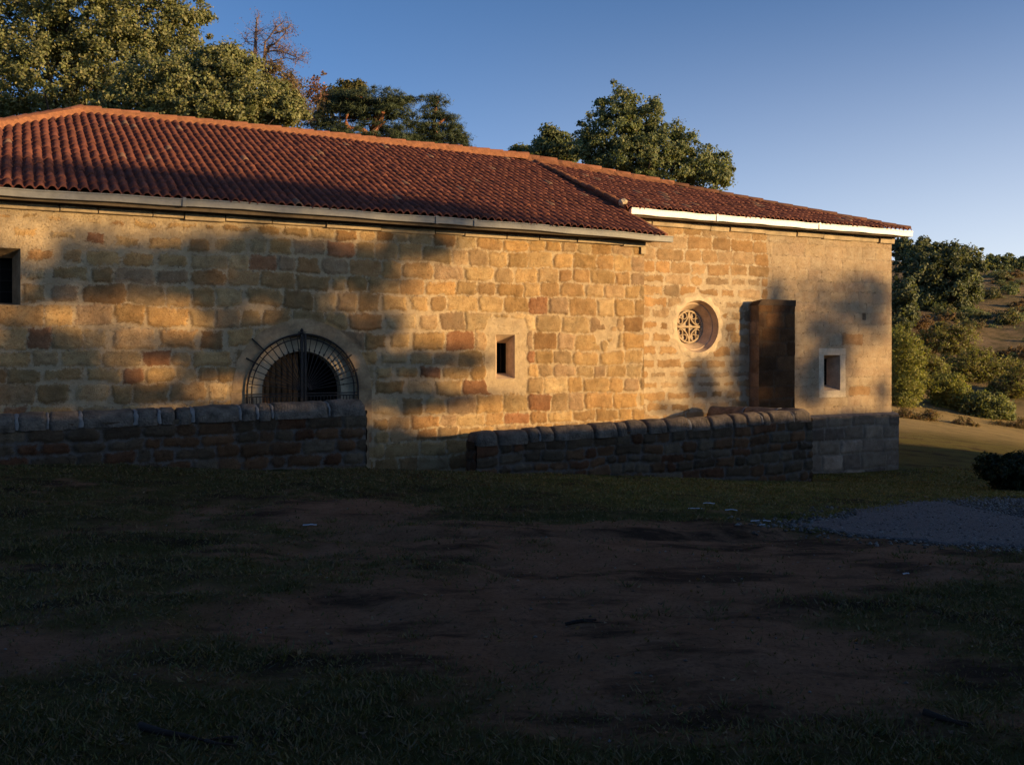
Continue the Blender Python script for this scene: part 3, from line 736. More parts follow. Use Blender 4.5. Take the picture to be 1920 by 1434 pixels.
# =================================================================== LOW WALLS
def low_wall(root, p, q, zt0, zt1, zb, thick, seed, joints=True):
    """p, q: (s, w) of the front face ends; front face is toward -w; coping of rounded blocks"""
    s0, w0 = p; s1, w1 = q; L = math.hypot(s1 - s0, w1 - w0); ang = math.atan2(w1 - w0, s1 - s0)
    # root frame: x along the wall, y toward the building, placed at p
    pw = W(s0, w0, 0); root.location = (pw[0], pw[1], 0); root.rotation_euler = (0, 0, A + ang)
    top = lambda x: zt0 + (zt1 - zt0) * np.asarray(x) / L
    ch = .215
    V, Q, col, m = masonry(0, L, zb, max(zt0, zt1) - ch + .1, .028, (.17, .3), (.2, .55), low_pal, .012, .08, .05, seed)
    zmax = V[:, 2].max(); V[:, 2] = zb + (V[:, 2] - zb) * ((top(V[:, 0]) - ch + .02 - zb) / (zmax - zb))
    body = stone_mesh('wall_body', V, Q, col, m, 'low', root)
    for x, flip in ((0, True), (L, False)):
        V, Q, col, m = masonry(0, thick, zb, float(top(x)) - ch + .02, .03, (.18, .3), (.22, .45), low_pal, .012, .06, .04, seed + 3)
        V2 = np.stack([(x + V[:, 1]) if flip else (x - V[:, 1]), V[:, 0], V[:, 2]], -1)
        stone_mesh('wall_end', V2, Q[:, ::-1] if flip else Q, col, m, 'low', root)
    bm = bmesh.new(); quad(bm, (0, thick, zb), (L, thick, zb), (L, thick, zt1 - ch), (0, thick, zt0 - ch)); mesh_bm('rear_face', bm, M['low'], root)
    r = random.Random(seed); x = 0; VV, QQ = [], []; base = 0; js = []
    while x < L - .05:
        l = min(r.choice((.3, .42, .55, .7, .95)) * r.uniform(.85, 1.15), L - x)
        if L - (x + l) < .3: l = L - x
        nx = max(3, int(l / .05)); K = 15; dz = r.uniform(-.02, .015); dr = r.uniform(.95, 1.04); sw = r.uniform(-.015, .015)
        for i in range(nx + 1):
            t = i / nx; e = min(t, 1 - t) * l; rd = 1 - .13 * max(0, 1 - e / .04) ** 2
            if i in (0, nx): rd *= .93
            for k in range(K):
                a = math.pi * 1.16 * k / (K - 1) - .08 * math.pi
                hw = (thick / 2 + .055) * rd * dr; hh = (ch) * rd * dr
                ca, sa_ = math.cos(a), math.sin(a)
                ca = math.copysign(abs(ca) ** .8, ca); sa_ = math.copysign(abs(sa_) ** .85, sa_)
                xx = x + t * l; nn = .06 * (float(fbm(xx * 4 + 9 * seed, k * .55, seed + 2, 4)) - .5)
                VV.append((xx + (.012 if i == 0 else -.012 if i == nx else 0), thick / 2 + sw + ca * (hw + nn), float(top(xx)) - ch + dz * .6 + sa_ * (hh + nn)))
        for i in range(nx):
            for k in range(K - 1):
                a = base + i * K + k; QQ.append((a, a + 1, a + K + 1, a + K))
        f0 = [base + k for k in range(K)]; f1 = [base + nx * K + k for k in range(K)]
        for fr in (f0, f1[::-1]):
            for k in range(1, K - 1): QQ.append((fr[0], fr[k + 1], fr[k], fr[k]))
        base += (nx + 1) * K; x += l
        if x < L - .1: js.append(x)
    quads = [q for q in QQ if q[2] != q[3]]; tris = [q[:3] for q in QQ if q[2] == q[3]]
    cop = mesh_np('coping', np.array(VV), [np.array(quads), np.array(tris)], M['coping'], root, smooth=True)
    for j in js:
        if r.random() > joints: continue
        bm = bmesh.new(); K = 15; wj = r.uniform(.014, .035); rows = []
        for xo in (-wj, 0, wj):
            ln = []
            for k in range(K):
                a = math.pi * 1.1 * k / (K - 1) - .05 * math.pi; ca, sa_ = math.cos(a), math.sin(a)
                g = (.975 if xo == 0 else .90) + r.uniform(-.015, .015)
                ln.append(bm.verts.new((j + xo * (1 + r.uniform(-.4, .6)), thick / 2 + math.copysign(abs(ca) ** .8, ca) * (thick / 2 + .055) * g, float(top(j)) - ch + math.copysign(abs(sa_) ** .85, sa_) * ch * g)))
            rows.append(ln)
        for i in range(2):
            for k in range(K - 1): bm.faces.new((rows[i][k], rows[i][k + 1], rows[i + 1][k + 1], rows[i + 1][k]))
        mesh_bm('coping_joint', bm, M['joint'], cop, smooth=True)
LWw = -1.75
def zat(px, py, w): return wp(px, py, w)
pl0 = zat(-140, 779, LWw); pl1 = zat(686, 750, LWw)
pl_0 = zat(0, 777, LWw)
slope = (pl1[1] - pl_0[1]) / (pl1[0] - pl_0[0])
lw1 = tag(empty('boundary_wall'), 'low dark stone wall with pale mortared coping in front of the arched gateway', 'low wall')
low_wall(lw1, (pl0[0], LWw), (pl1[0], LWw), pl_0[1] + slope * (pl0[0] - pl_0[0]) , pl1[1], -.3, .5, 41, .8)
RW0, RW1 = -1.45, -1.75
r0 = zat(893, 811, RW0); r1 = zat(1521, 768, RW1)
lw2 = tag(empty('boundary_wall'), 'low dark stone wall with rounded coping running below the round window', 'low wall')
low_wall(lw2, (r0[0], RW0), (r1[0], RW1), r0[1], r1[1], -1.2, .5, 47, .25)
c0 = zat(1326, 761, 1.2); c1 = zat(1500, 766, -1.3)
lw3 = tag(empty('return_wall'), 'short stone wall stub with rounded end, behind the low wall and before the buttress', 'low wall')
low_wall(lw3, (c0[0], 1.2), (c1[0], -1.28), c0[1], c1[1], -1.2, .42, 53, .3)

# =================================================================== GROUND
cp = [(0,-3,1.1),(-10,-3,1.25),(10,-3,.95),(0,5,.9),(-8,5,1.0),(8,6,.75),(0,11,.70),(-5,11,.78),(6,11,.55),(12,12,.3),
      (10,18,-.12),(14,18,-.35),(16,24,-1.0),(12,30,-.8),(16,36,-.62),(20,41,-.75),(24,36,-1.6),(27,45,-1.2),(20,30,-1.5),
      (25,53,.9),(31,53,1.0),(22,60,3),(40,60,3.2),(30,75,6),(45,80,7),(60,80,6.6),(63,130,12.6),(45,120,14),(80,130,11.5),(110,130,11),(60,170,13),(120,200,11),(90,90,7),
      (-10,48,3),(0,48,2),(8,46,.7),(-20,60,6),(0,70,6),(-30,40,3),(-16,16,.6),(-20,12,.9),(-30,0,1.6),(30,0,.4),(25,12,-.5),
      (0,-8,1.25),(-15,-12,1.6),(15,-12,1.1),(0,-30,2.2),(-60,60,8),(-60,0,3),(60,20,-1),(0,150,14),(-100,150,16),(300,300,20),(-300,300,25),(0,300,22),(-300,-100,6),(300,-100,3),(0,-200,4)]
for px, py, w in ((0, 873, LWw - .15), (340, 876, LWw - .15), (686, 884, LWw - .15)): s, z = wp(px, py, w); x, y, _ = W(s, w, z); cp.append((x, y, z))
for px, py, w in ((885, 889, RW0 - .12), (1200, 894, -1.7), (1520, 905, RW1 - .12)): s, z = wp(px, py, w); x, y, _ = W(s, w, z); cp.append((x, y, z))
for px, py, w in ((720, 888, -.1), (840, 888, -.1), (1690, 881, PW - .1), (1590, 888, PW - .15)): s, z = wp(px, py, w); x, y, _ = W(s, w, z); cp.append((x, y, z))
cp = np.array(cp, float); CPX, CPZ = cp[:, :2], cp[:, 2]
ker = lambda d: -np.sqrt(d ** 2 + 9.0)
K_ = ker(np.linalg.norm(CPX[:, None] - CPX[None], axis=-1)); nP = len(cp)
PP = np.concatenate([np.ones((nP, 1)), CPX], 1)
sysm = np.block([[K_ - np.eye(nP) * .02, PP], [PP.T, np.zeros((3, 3))]])
sol = np.linalg.solve(sysm, np.concatenate([CPZ, np.zeros(3)]))
def h0(x, y):
    x = np.asarray(x, float); y = np.asarray(y, float); out = sol[nP] + sol[nP + 1] * x + sol[nP + 2] * y
    for i in range(nP): out = out + sol[i] * ker(np.hypot(x - CPX[i, 0], y - CPX[i, 1]))
    return out
def gpix(px, py):                              # pixel -> ground point
    lo = 2.0
    Ys = np.concatenate([np.arange(2, 60, .05), np.arange(60, 200, .5)])
    X = (px - CX) / F * Ys; Z = ZC - (py - HY) / F * Ys
    hit = np.nonzero(Z <= h0(X, Ys))[0]
    k = hit[0] if len(hit) else len(Ys) - 1
    return float(X[k]), float(Ys[k])
# gravel path outline: far edge and near edge, left tip to right
far = [gpix(*q) for q in ((1475, 984), (1530, 971), (1620, 958), (1720, 944), (1820, 937), (1920, 936), (2060, 937), (2300, 945))]
near = [gpix(*q) for q in ((1475, 986), (1530, 995), (1620, 1006), (1720, 1018), (1820, 1027), (1920, 1034), (2060, 1044), (2300, 1060))]
far, near = np.array(far), np.array(near)
def path_d(x, y):                              # >0 inside the path
    fy = np.interp(x, far[:, 0], far[:, 1]); ny = np.interp(x, near[:, 0], near[:, 1])
    tip = min(far[0, 0], near[0, 0])
    return np.minimum(np.minimum(fy - y, y - ny), (x - tip) * 1.0)
DIRT = [(gpix(870, 1140), 1.3, .8, .32), (gpix(1280, 1235), 1.1, .75, .34), (gpix(1340, 1090), 1.3, .8, .30), (gpix(80, 1225), .9, .6, .28), (gpix(1060, 1015), 2.0, 1.3, .30), (gpix(700, 1180), .9, .5, .22), (gpix(640, 960), 1.4, 1.0, .2), (gpix(1560, 1060), 1.2, .6, .22), (gpix(1450, 1010), 1.5, .6, .25), (gpix(1100, 1150), 1.2, .6, .25)]
def dirt(x, y):
    n = fbm(x * .28 + 3, y * .42 + 7, 501, 4); n2 = fbm(x * 1.3, y * 2.0, 511, 4)
    b = 0.0
    for (cx_, cy_), rx, ry, a in DIRT: b = b + a * np.exp(-(((x - cx_) / rx) ** 2 + ((y - cy_) / ry) ** 2))
    g = -.16 * sst(12.5, 15.5, y) - .1 * sst(4, 8, x) * sst(9, 14, y)
    n3 = fbm(x * 4.2, y * 5.5, 521, 3)
    return sst(.36, .74, n * .50 + n2 * .27 + n3 * .22 + b * 1.1 + g - .055)
def lush(x, y):                                # greener, better watered turf toward the chancel end
    return sst(11.5, 15, y + .5 * x) * sst(-2.5, 2.5, x) * (.45 + .8 * fbm(x * .7, y * .7, 541, 3)) * sst(46, 36, y)
def hgt(x, y):
    z = h0(x, y)
    nearf = sst(26, 16, y) * sst(-20, -14, x) * sst(24, 16, x) * sst(-4, 0, y)
    n = (fbm(x * .8, y * .8, 601, 4) - .5) * .16 + (fbm(x * 3.1, y * 3.1, 611, 3) - .5) * .07
    for k, off in enumerate((0.0, 1.45)):      # shallow wheel ruts
        d = (y - 10.2) - .33 * (x - 1.2) + .4 * np.sin(x * .5) - off * .9
        n = n - .06 * np.exp(-(d / .16) ** 2) + .025 * np.exp(-((d - .3) / .12) ** 2) * sst(-3, -.5, x) * sst(8, 5, x)
    n = n * sst(.0, -.5, path_d(x, y))
    farf = sst(40, 70, y)
    return z + n * nearf + farf * (fbm(x * .12, y * .12, 621, 4) - .5) * 1.6
xs = np.concatenate([[-600, -400, -250, -160, -110], np.arange(-80, -24, 4), np.arange(-24, -11, .5), np.arange(-11, 14, .09), np.arange(14, 30, .4), np.arange(30, 90, 1.2), np.arange(90, 150, 5), [170, 250, 400, 600]])
ys = np.concatenate([[-600, -300, -150, -80], np.arange(-50, -6, 4), np.arange(-6, 1, .5), np.arange(1, 20, .09), np.arange(20, 34, .3), np.arange(34, 140, 1.0), np.arange(140, 240, 6), [300, 400, 600]])
Xg, Yg = np.meshgrid(xs, ys); Zg = hgt(Xg, Yg)
I = np.arange(Xg.size).reshape(Xg.shape)
Q = np.stack([I[:-1, :-1], I[:-1, 1:], I[1:, 1:], I[1:, :-1]], -1).reshape(-1, 4)
def ground_mat():
    m, nt, b = nmat('meadow_ground')
    a = node(nt, 'ShaderNodeAttribute', attribute_name='dirt'); hl = node(nt, 'ShaderNodeAttribute', attribute_name='hill')
    n1 = noise_node(nt, 3, 8, .7); n2 = noise_node(nt, 30, 6, .75); n3 = noise_node(nt, .25, 6, .6); n4 = noise_node(nt, 110, 3, .7)
    g = mixc(nt, mrange(nt, n1.outputs[0], .3, .7), (.052, .055, .014), (.125, .092, .032))
    g = mixc(nt, mrange(nt, n2.outputs[0], .4, .7, 0, .7), g, (.018, .016, .009))
    d = mixc(nt, mrange(nt, n1.outputs[0], .3, .7), (.170, .084, .044), (.27, .140, .082))
    d = mixc(nt, mrange(nt, n2.outputs[0], .5, .68, 0, .6), d, (.03, .022, .016))
    e = math_n(nt, 'ADD', a.outputs['Fac'], math_n(nt, 'MULTIPLY', math_n(nt, 'SUBTRACT', n2.outputs[0], .5), .9))
    c = mixc(nt, mrange(nt, e, .3, .75), g, d)
    lu = node(nt, 'ShaderNodeAttribute', attribute_name='lush')
    c = mixc(nt, math_n(nt, 'MULTIPLY', lu.outputs['Fac'], mrange(nt, n2.outputs[0], .3, .65, .9, .3)), c, (.135, .125, .028))
    mp_ = nt.nodes.new('ShaderNodeMapping'); tcg = nt.nodes.new('ShaderNodeTexCoord'); nt.links.new(tcg.outputs['Object'], mp_.inputs['Vector']); mp_.inputs['Scale'].default_value = (.7, 1.7, 1); mp_.inputs['Rotation'].default_value = (0, 0, .25)
    hum = noise_node(nt, 1.1, 7, .68, mp_.outputs[0])
    c = mixc(nt, mrange(nt, hum.outputs[0], .50, .62, 0, .85), c, (.032, .020, .013))
    hc = mixc(nt, mrange(nt, n3.outputs[0], .35, .65), (.27, .185, .105), (.19, .14, .07))
    n5 = noise_node(nt, .9, 7, .7)
    hc = mixc(nt, mrange(nt, n5.outputs[0], .46, .62, 0, .8), hc, (.075, .07, .03))
    toe = node(nt, 'ShaderNodeAttribute', attribute_name='toe')
    hc = mixc(nt, math_n(nt, 'MULTIPLY', toe.outputs['Fac'], mrange(nt, n5.outputs[0], .35, .7, 1, .45)), hc, (.36, .265, .115))
    c = mixc(nt, hl.outputs['Fac'], c, hc)
    nt.links.new(c, b.inputs['Base Color']); b.inputs['Roughness'].default_value = .97; b.inputs['Specular IOR Level'].default_value = .05
    bump(nt, b, math_n(nt, 'ADD', n2.outputs[0], math_n(nt, 'MULTIPLY', n4.outputs[0], .4)), .9, .05)
    return m
hillf = sst(33, 42, Yg + (fbm(Xg * .3, Yg * .3, 7) - .5) * 6) * sst(0, 10, Xg) 
mesh_np('ground', np.stack([Xg, Yg, Zg], -1).reshape(-1, 3), Q, ground_mat(), None, None, {'dirt': dirt(Xg, Yg).ravel(), 'hill': hillf.ravel(), 'lush': lush(Xg, Yg).ravel(), 'toe': sst(52, 44, Yg).ravel()}, smooth=True)['kind'] = 'structure'
# path sheet
nx, ny_ = 140, 26
px_ = np.linspace(max(far[0, 0], near[0, 0]) + .02, min(far[-1, 0], near[-1, 0]), nx); tt = np.linspace(0, 1, ny_)
fy = np.interp(px_, far[:, 0], far[:, 1]) + 1.1 * (fbm(px_ * 1.4, px_ * 0, 701, 5) - .5); nyy = np.interp(px_, near[:, 0], near[:, 1]) + .9 * (fbm(px_ * 1.8, px_ * 0 + 5, 702, 5) - .5)
nyy = np.minimum(nyy, fy - .05)
PX = np.repeat(px_[None], ny_, 0); PY = nyy[None] + (fy - nyy)[None] * tt[:, None]
PZ = h0(PX, PY) + .012 - .06 * (np.abs(tt[:, None] - .5) > .47) - .06 * (np.arange(nx)[None] == 0) + .012 * fbm(PX * 6, PY * 6, 703, 3)
I = np.arange(PX.size).reshape(PX.shape); Q = np.stack([I[:-1, :-1], I[:-1, 1:], I[1:, 1:], I[1:, :-1]], -1).reshape(-1, 4)
mp, nt, b = nmat('grey_gravel')
n1 = noise_node(nt, 22, 6, .85); n2 = noise_node(nt, 1.2, 5, .6)
c = mixc(nt, mrange(nt, n1.outputs[0], .35, .65), (.035, .031, .03), (.16, .14, .13)); c = mixc(nt, mrange(nt, n2.outputs[0], .45, .7, 0, .5), c, (.07, .06, .055))
nt.links.new(c, b.inputs['Base Color']); b.inputs['Roughness'].default_value = .95; bump(nt, b, n1.outputs[0], .8, .02)
mesh_np('path', np.stack([PX, PY, PZ], -1).reshape(-1, 3), Q, mp, None, smooth=True)['kind'] = 'structure'

# ---- embankment behind the viewer, toward the low sun: keeps the meadow in shade
sunv_sn = (math.sin(SUN_OFF), math.cos(SUN_OFF))       # along (s, n)
def toward_sun(s, z, dist): return W(s + sunv_sn[0] * dist, -sunv_sn[1] * dist, z + dist * math.tan(SUN_EL))
EN = 28.5
crest = .86 + EN / math.cos(SUN_OFF) * math.tan(SUN_EL)
es = np.arange(-60, 56.01, .25); prof = [(-6, -.2), (-4, .35), (-2.2, .8), (-.8, .97), (0, 1.0), (1.5, .95), (5, .8), (12, .3), (18, -.1)]
EV = []
for dn, f in prof:
    n_ = EN + dn; taper = sst(53, 46, es)
    lift = .55 * sst(8, 11.5, es) * sst(24, 20.5, es)
    lift = lift + .26 * sst(32, 34.5, es) * sst(45, 42, es)
    zz = (crest + lift) * f * (taper if f > 0 else 1)
    if f > .9: zz = zz + (fbm(es * 1.4, es * 0 + dn, 801, 4) - .5) * .22
    EV.append(np.stack([CA * es + SA * n_, D + SA * es - CA * n_, zz + 0 * es], -1))
EV = np.concatenate(EV); nn = len(es); I = np.arange(len(EV)).reshape(len(prof), nn)
Q = np.stack([I[:-1, :-1], I[:-1, 1:], I[1:, 1:], I[1:, :-1]], -1).reshape(-1, 4)
mesh_np('embankment_terrain', EV, Q, mat_simple('embankment_grass', (.05, .05, .025), .3, 3, .95, .5), None, smooth=True)['kind'] = 'structure'

# =================================================================== FOLIAGE
def leaves(P, Nrm, size, aspect, colr, r, shape='leaf'):
    """one pointed leaf per row of P; returns verts, quads, colours"""
    n = len(P)
    u = r.normal(size=(n, 3)); u -= (u * Nrm).sum(1, keepdims=True) * Nrm; u /= np.linalg.norm(u, axis=1, keepdims=True) + 1e-9
    v = np.cross(Nrm, u); sz = size[:, None]
    bend = Nrm * sz * .18
    V = np.stack([P - u * sz * .5, P + v * sz * aspect * .5 - bend, P + u * sz * .5, P - v * sz * aspect * .5 - bend], 1).reshape(-1, 3)
    Q = np.arange(4 * n).reshape(n, 4)
    return V, Q, np.repeat(colr, 4, 0)
def palette_cols(pal, r, n, var=.25):
    pal = np.array(pal); return pal[r.integers(0, len(pal), n)] * r.uniform(1 - var, 1 + var, (n, 1))
GREEN_OAK = [(0.186, 0.202, 0.082), (0.215, 0.219, 0.1), (0.144, 0.172, 0.07), (0.257, 0.242, 0.113), (0.175, 0.185, 0.095)]
DARK_OAK = [(0.139, 0.175, 0.085), (0.167, 0.193, 0.09), (0.115, 0.149, 0.077), (0.205, 0.207, 0.097)]
HOLM = [(0.107, 0.128, 0.065), (0.127, 0.142, 0.071), (0.097, 0.119, 0.065), (0.145, 0.15, 0.08)]
BUSH = [(0.205, 0.221, 0.059), (0.237, 0.241, 0.069), (0.172, 0.192, 0.055), (0.258, 0.232, 0.081)]
OLIVE = [(0.156, 0.13, 0.059), (0.133, 0.122, 0.051), (0.188, 0.145, 0.074)]
BROWN = [(0.195, 0.128, 0.075), (0.165, 0.112, 0.068), (0.225, 0.135, 0.075)]
PINE = [(0.056, 0.077, 0.037), (0.07, 0.088, 0.04), (0.048, 0.066, 0.037)]
def lobe_world(lobes, Y):
    """(px, py, rpx, rpy[, depth offset]) ellipses seen at depth Y -> ellipsoids in metres"""
    out = []
    for l in lobes:
        y = Y + (l[4] if len(l) > 4 else 0); c = at(l[0], l[1], y); k = y / F
        out.append((np.array(c), np.array([l[2] * k, max(l[2], l[3]) * k * .9, l[3] * k])))
    return out
def crown(lobes, n, clump_r, leaf, aspect, pal, seed, clump_n=70, fill=.55, up=.2, tufts=False, flat=1.0, ragged=.22):
    r = np.random.default_rng(seed)
    vol = np.array([np.prod(rad) ** (2 / 3) for _, rad in lobes]); vol /= vol.sum()
    ncl = max(3, n // clump_n)
    li = r.choice(len(lobes), ncl, p=vol)
    cen = np.array([lobes[i][0] for i in li]); rad = np.array([lobes[i][1] for i in li])
    d = r.normal(size=(ncl, 3)); d /= np.linalg.norm(d, axis=1, keepdims=True)
    rr = fill + (1 - fill) * r.random(ncl) ** .7 + r.normal(0, ragged * .35, ncl)
    cc = cen + d * rad * rr[:, None]
    sh = r.random(ncl) < .14; rr = np.where(sh, 1.0 + .24 * r.random(ncl), rr)
    cc = cen + d * rad * rr[:, None]
    csz = clump_r * r.uniform(.5, 1.3, ncl) * np.where(sh, .55, 1)
    tone = r.uniform(.8, 1.2, ncl)
    k = r.integers(0, ncl, n)
    o = r.normal(size=(n, 3)); ol = np.linalg.norm(o, axis=1, keepdims=True); o = o / ol * np.clip(r.random((n, 1)) ** .5, 0, 1)
    P = cc[k] + o * csz[k][:, None] * np.array([1, 1, .75 * flat])
    N = d[k] * .5 + o * .55 + r.normal(size=(n, 3)) * .55 + np.array([0, 0, up]); N /= np.linalg.norm(N, axis=1, keepdims=True)
    col = palette_cols(pal, r, n) * tone[k][:, None]
    return leaves(P, N, leaf * r.uniform(.6, 1.3, n), aspect, col, r) + (cc,)
def limbs(base, cc, r0, seed, mat, parent, name='trunk', nl=14, top=None):
    r = np.random.default_rng(seed); bm = bmesh.new()
    ctr = cc.mean(0); base = np.array(base, float); tz = top if top is not None else cc[:, 2].mean() * .6 + cc[:, 2].max() * .4
    tp = np.array([ctr[0], ctr[1], tz])
    pts = [base + (tp - base) * t + np.array([r.normal(0, .12), r.normal(0, .12), 0]) * (0 if t in (0, 1) else 1) for t in np.linspace(0, 1, 7)]
    add_tube(bm, pts, list(np.linspace(r0, r0 * .25, 7)), 8)
    sel = cc[r.choice(len(cc), min(nl, len(cc)), replace=False)]
    for c in sel:
        t = np.clip((c[2] - base[2]) / max(.1, tp[2] - base[2]) - r.uniform(.15, .35), .25, .95)
        s = base + (tp - base) * t; mid = (s + c) / 2 + r.normal(0, .15, 3)
        rr = r0 * (1 - t * .75) * .45
        add_tube(bm, [s, mid, c], [rr, rr * .6, rr * .2], 5, cap=False)
    return mesh_bm(name, bm, mat, parent)
def tree(name, label, cat, lobes_px, Y, n, clump_r, leaf, pal, seed, aspect=.62, r0=.25, group=None, mat='leaf', bark='bark', clump_n=70, fill=.5, flat=1.0, base_px=None, ragged=.22, up=.2, nl=14):
    lob = lobe_world(lobes_px, Y)
    V, Q, col, cc = crown(lob, n, clump_r, leaf, aspect, pal, seed, clump_n, fill, up, flat=flat, ragged=ragged)
    bx = at(base_px, 0, Y)[0] if base_px is not None else cc[:, 0].mean()
    by = cc[:, 1].mean(); bz = float(hgt(np.array([bx]), np.array([by]))[0]) - .1
    bz = min(bz, cc[:, 2].min() + .2)
    root = tag(empty(name, (bx, by, bz)), label, cat, group)
    off = np.array([bx, by, bz])
    mesh_np('crown' if cat != 'shrub' else 'foliage', V - off, Q, M[mat], root, {'col': col})
    limbs((0, 0, 0), cc - off, r0, seed + 1, M[bark], root, 'trunk' if cat != 'shrub' else 'stem', nl)
    return root

# ---- trees behind the nave, left
tree('oak_tree', 'tall broad oak filling the upper left corner above the left roof hip', 'tree',
     [(40, 60, 110, 95), (170, 40, 120, 90), (280, 30, 95, 75), (345, 35, 50, 38), (100, 150, 130, 75), (230, 120, 110, 70), (-60, 120, 90, 110), (330, 100, 60, 50), (30, -70, 150, 80), (230, -60, 110, 60), (0, 205, 90, 45), (90, 210, 80, 30)],
     44, 110000, .5, .155, GREEN_OAK, 101, r0=.45, clump_n=55, nl=26, fill=.45, base_px=150)
tree('oak_tree', 'round olive green oak just above the nave ridge, right of the tall corner oak', 'tree',
     [(330, 165, 95, 62), (420, 145, 75, 55), (470, 190, 80, 50), (535, 205, 42, 33), (380, 215, 110, 40), (250, 195, 80, 40), (425, 112, 40, 26)],
     39, 70000, .4, .14, GREEN_OAK, 111, r0=.3, clump_n=55, fill=.45, base_px=400)
tree('conifer_tree', 'brownish half dry conifer between the round oak and the pink sapling', 'tree',
     [(520, 150, 32, 28), (545, 175, 32, 30), (560, 205, 26, 28), (505, 128, 18, 14)], 50, 9000, .5, .16, OLIVE + BROWN, 121, aspect=.3, r0=.2, base_px=530)
tree('sapling_tree', 'sparse pinkish leaved sapling to the left of the dark flat pine', 'tree',
     [(597, 155, 14, 12), (583, 163, 14, 16), (605, 142, 8, 6), (592, 180, 20, 16)], 47, 650, .35, .14, [(.30, .13, .09), (.34, .18, .12), (.22, .12, .08), (.12, .10, .05)], 131, r0=.07, clump_n=16, base_px=592, nl=22)
tree('ash_tree', 'pale yellow green tree rising behind the dark flat pine', 'tree',
     [(635, 185, 30, 26), (660, 178, 24, 20), (675, 172, 8, 16), (645, 165, 10, 12), (612, 205, 24, 26)], 56, 6500, .45, .2, [(.13, .12, .045), (.15, .13, .05), (.10, .10, .035)], 141, r0=.15, base_px=640)
def pine(label, lobes_px, Y, n, seed, trunk_pts, sub, r0=.2):
    lob = lobe_world(lobes_px, Y)
    V, Q, col, cc = crown(lob, n, .42, .24, .10, PINE, seed, 60, .25, .5, flat=.5)
    bx, by = at(trunk_pts[0][0], 0, Y)[0], Y
    bz = float(hgt(np.array([bx]), np.array([by]))[0])
    off = np.array([bx, by, bz])
    root = tag(empty('pine_tree', tuple(off)), label, 'tree')
    mesh_np('crown', V - off, Q, M['needle'], root, {'col': col})
    bm = bmesh.new(); pts = [np.zeros(3)] + [np.array(at(x, y, Y)) - off for x, y in trunk_pts]
    add_tube(bm, pts, list(np.linspace(r0, r0 * .4, len(pts))), 8)
    for br in sub: add_tube(bm, [np.array(at(x, y, Y - d)) - off for x, y, d in br], list(np.linspace(r0 * .6, r0 * .15, len(br))), 6, cap=False)
    r = np.random.default_rng(seed)
    for c in cc[r.choice(len(cc), 26, replace=False)] - off:
        j = np.argmin([np.linalg.norm(p - c) for p in pts[1:]]); s = pts[1:][j]
        add_tube(bm, [s, (s + c) / 2 + r.normal(0, .1, 3), c], [.05, .035, .012], 5, cap=False)
    mesh_bm('trunk', bm, M['pbark'], root)
pine('dark flat topped pine with orange limbs, wider of the two pines over the ridge',
     [(700, 188, 75, 15), (755, 190, 32, 10), (640, 205, 45, 16), (690, 215, 60, 10), (740, 212, 45, 9), (610, 232, 32, 18), (720, 240, 55, 10), (660, 248, 50, 9, -1), (770, 235, 20, 10), (700, 262, 60, 10), (640, 180, 25, 8), (750, 262, 40, 14), (785, 185, 14, 5)],
     43, 34000, 151, [(700, 300), (697, 252), (703, 225), (712, 195)], [[(697, 258, .4), (680, 244, .6), (660, 240, .7), (625, 243, .7)], [(655, 245, .7), (648, 232, .9), (650, 218, .9), (658, 206, .5)], [(700, 250, .6), (708, 240, .6), (722, 228, .5)], [(712, 225, .3), (718, 212, .6), (722, 206, .5)]], .24)
pine('smaller pine with leaning pointed top, at the right end of the pine pair',
     [(818, 190, 18, 14), (808, 212, 24, 14), (840, 218, 22, 12), (800, 238, 32, 13), (845, 240, 24, 12), (815, 262, 46, 14), (860, 258, 18, 12), (870, 272, 18, 6), (790, 272, 40, 12)],
     45, 17000, 161, [(815, 300), (812, 250), (815, 215), (820, 182)], [[(813, 240, .3), (830, 226, .3), (845, 215, .2)]], .16)
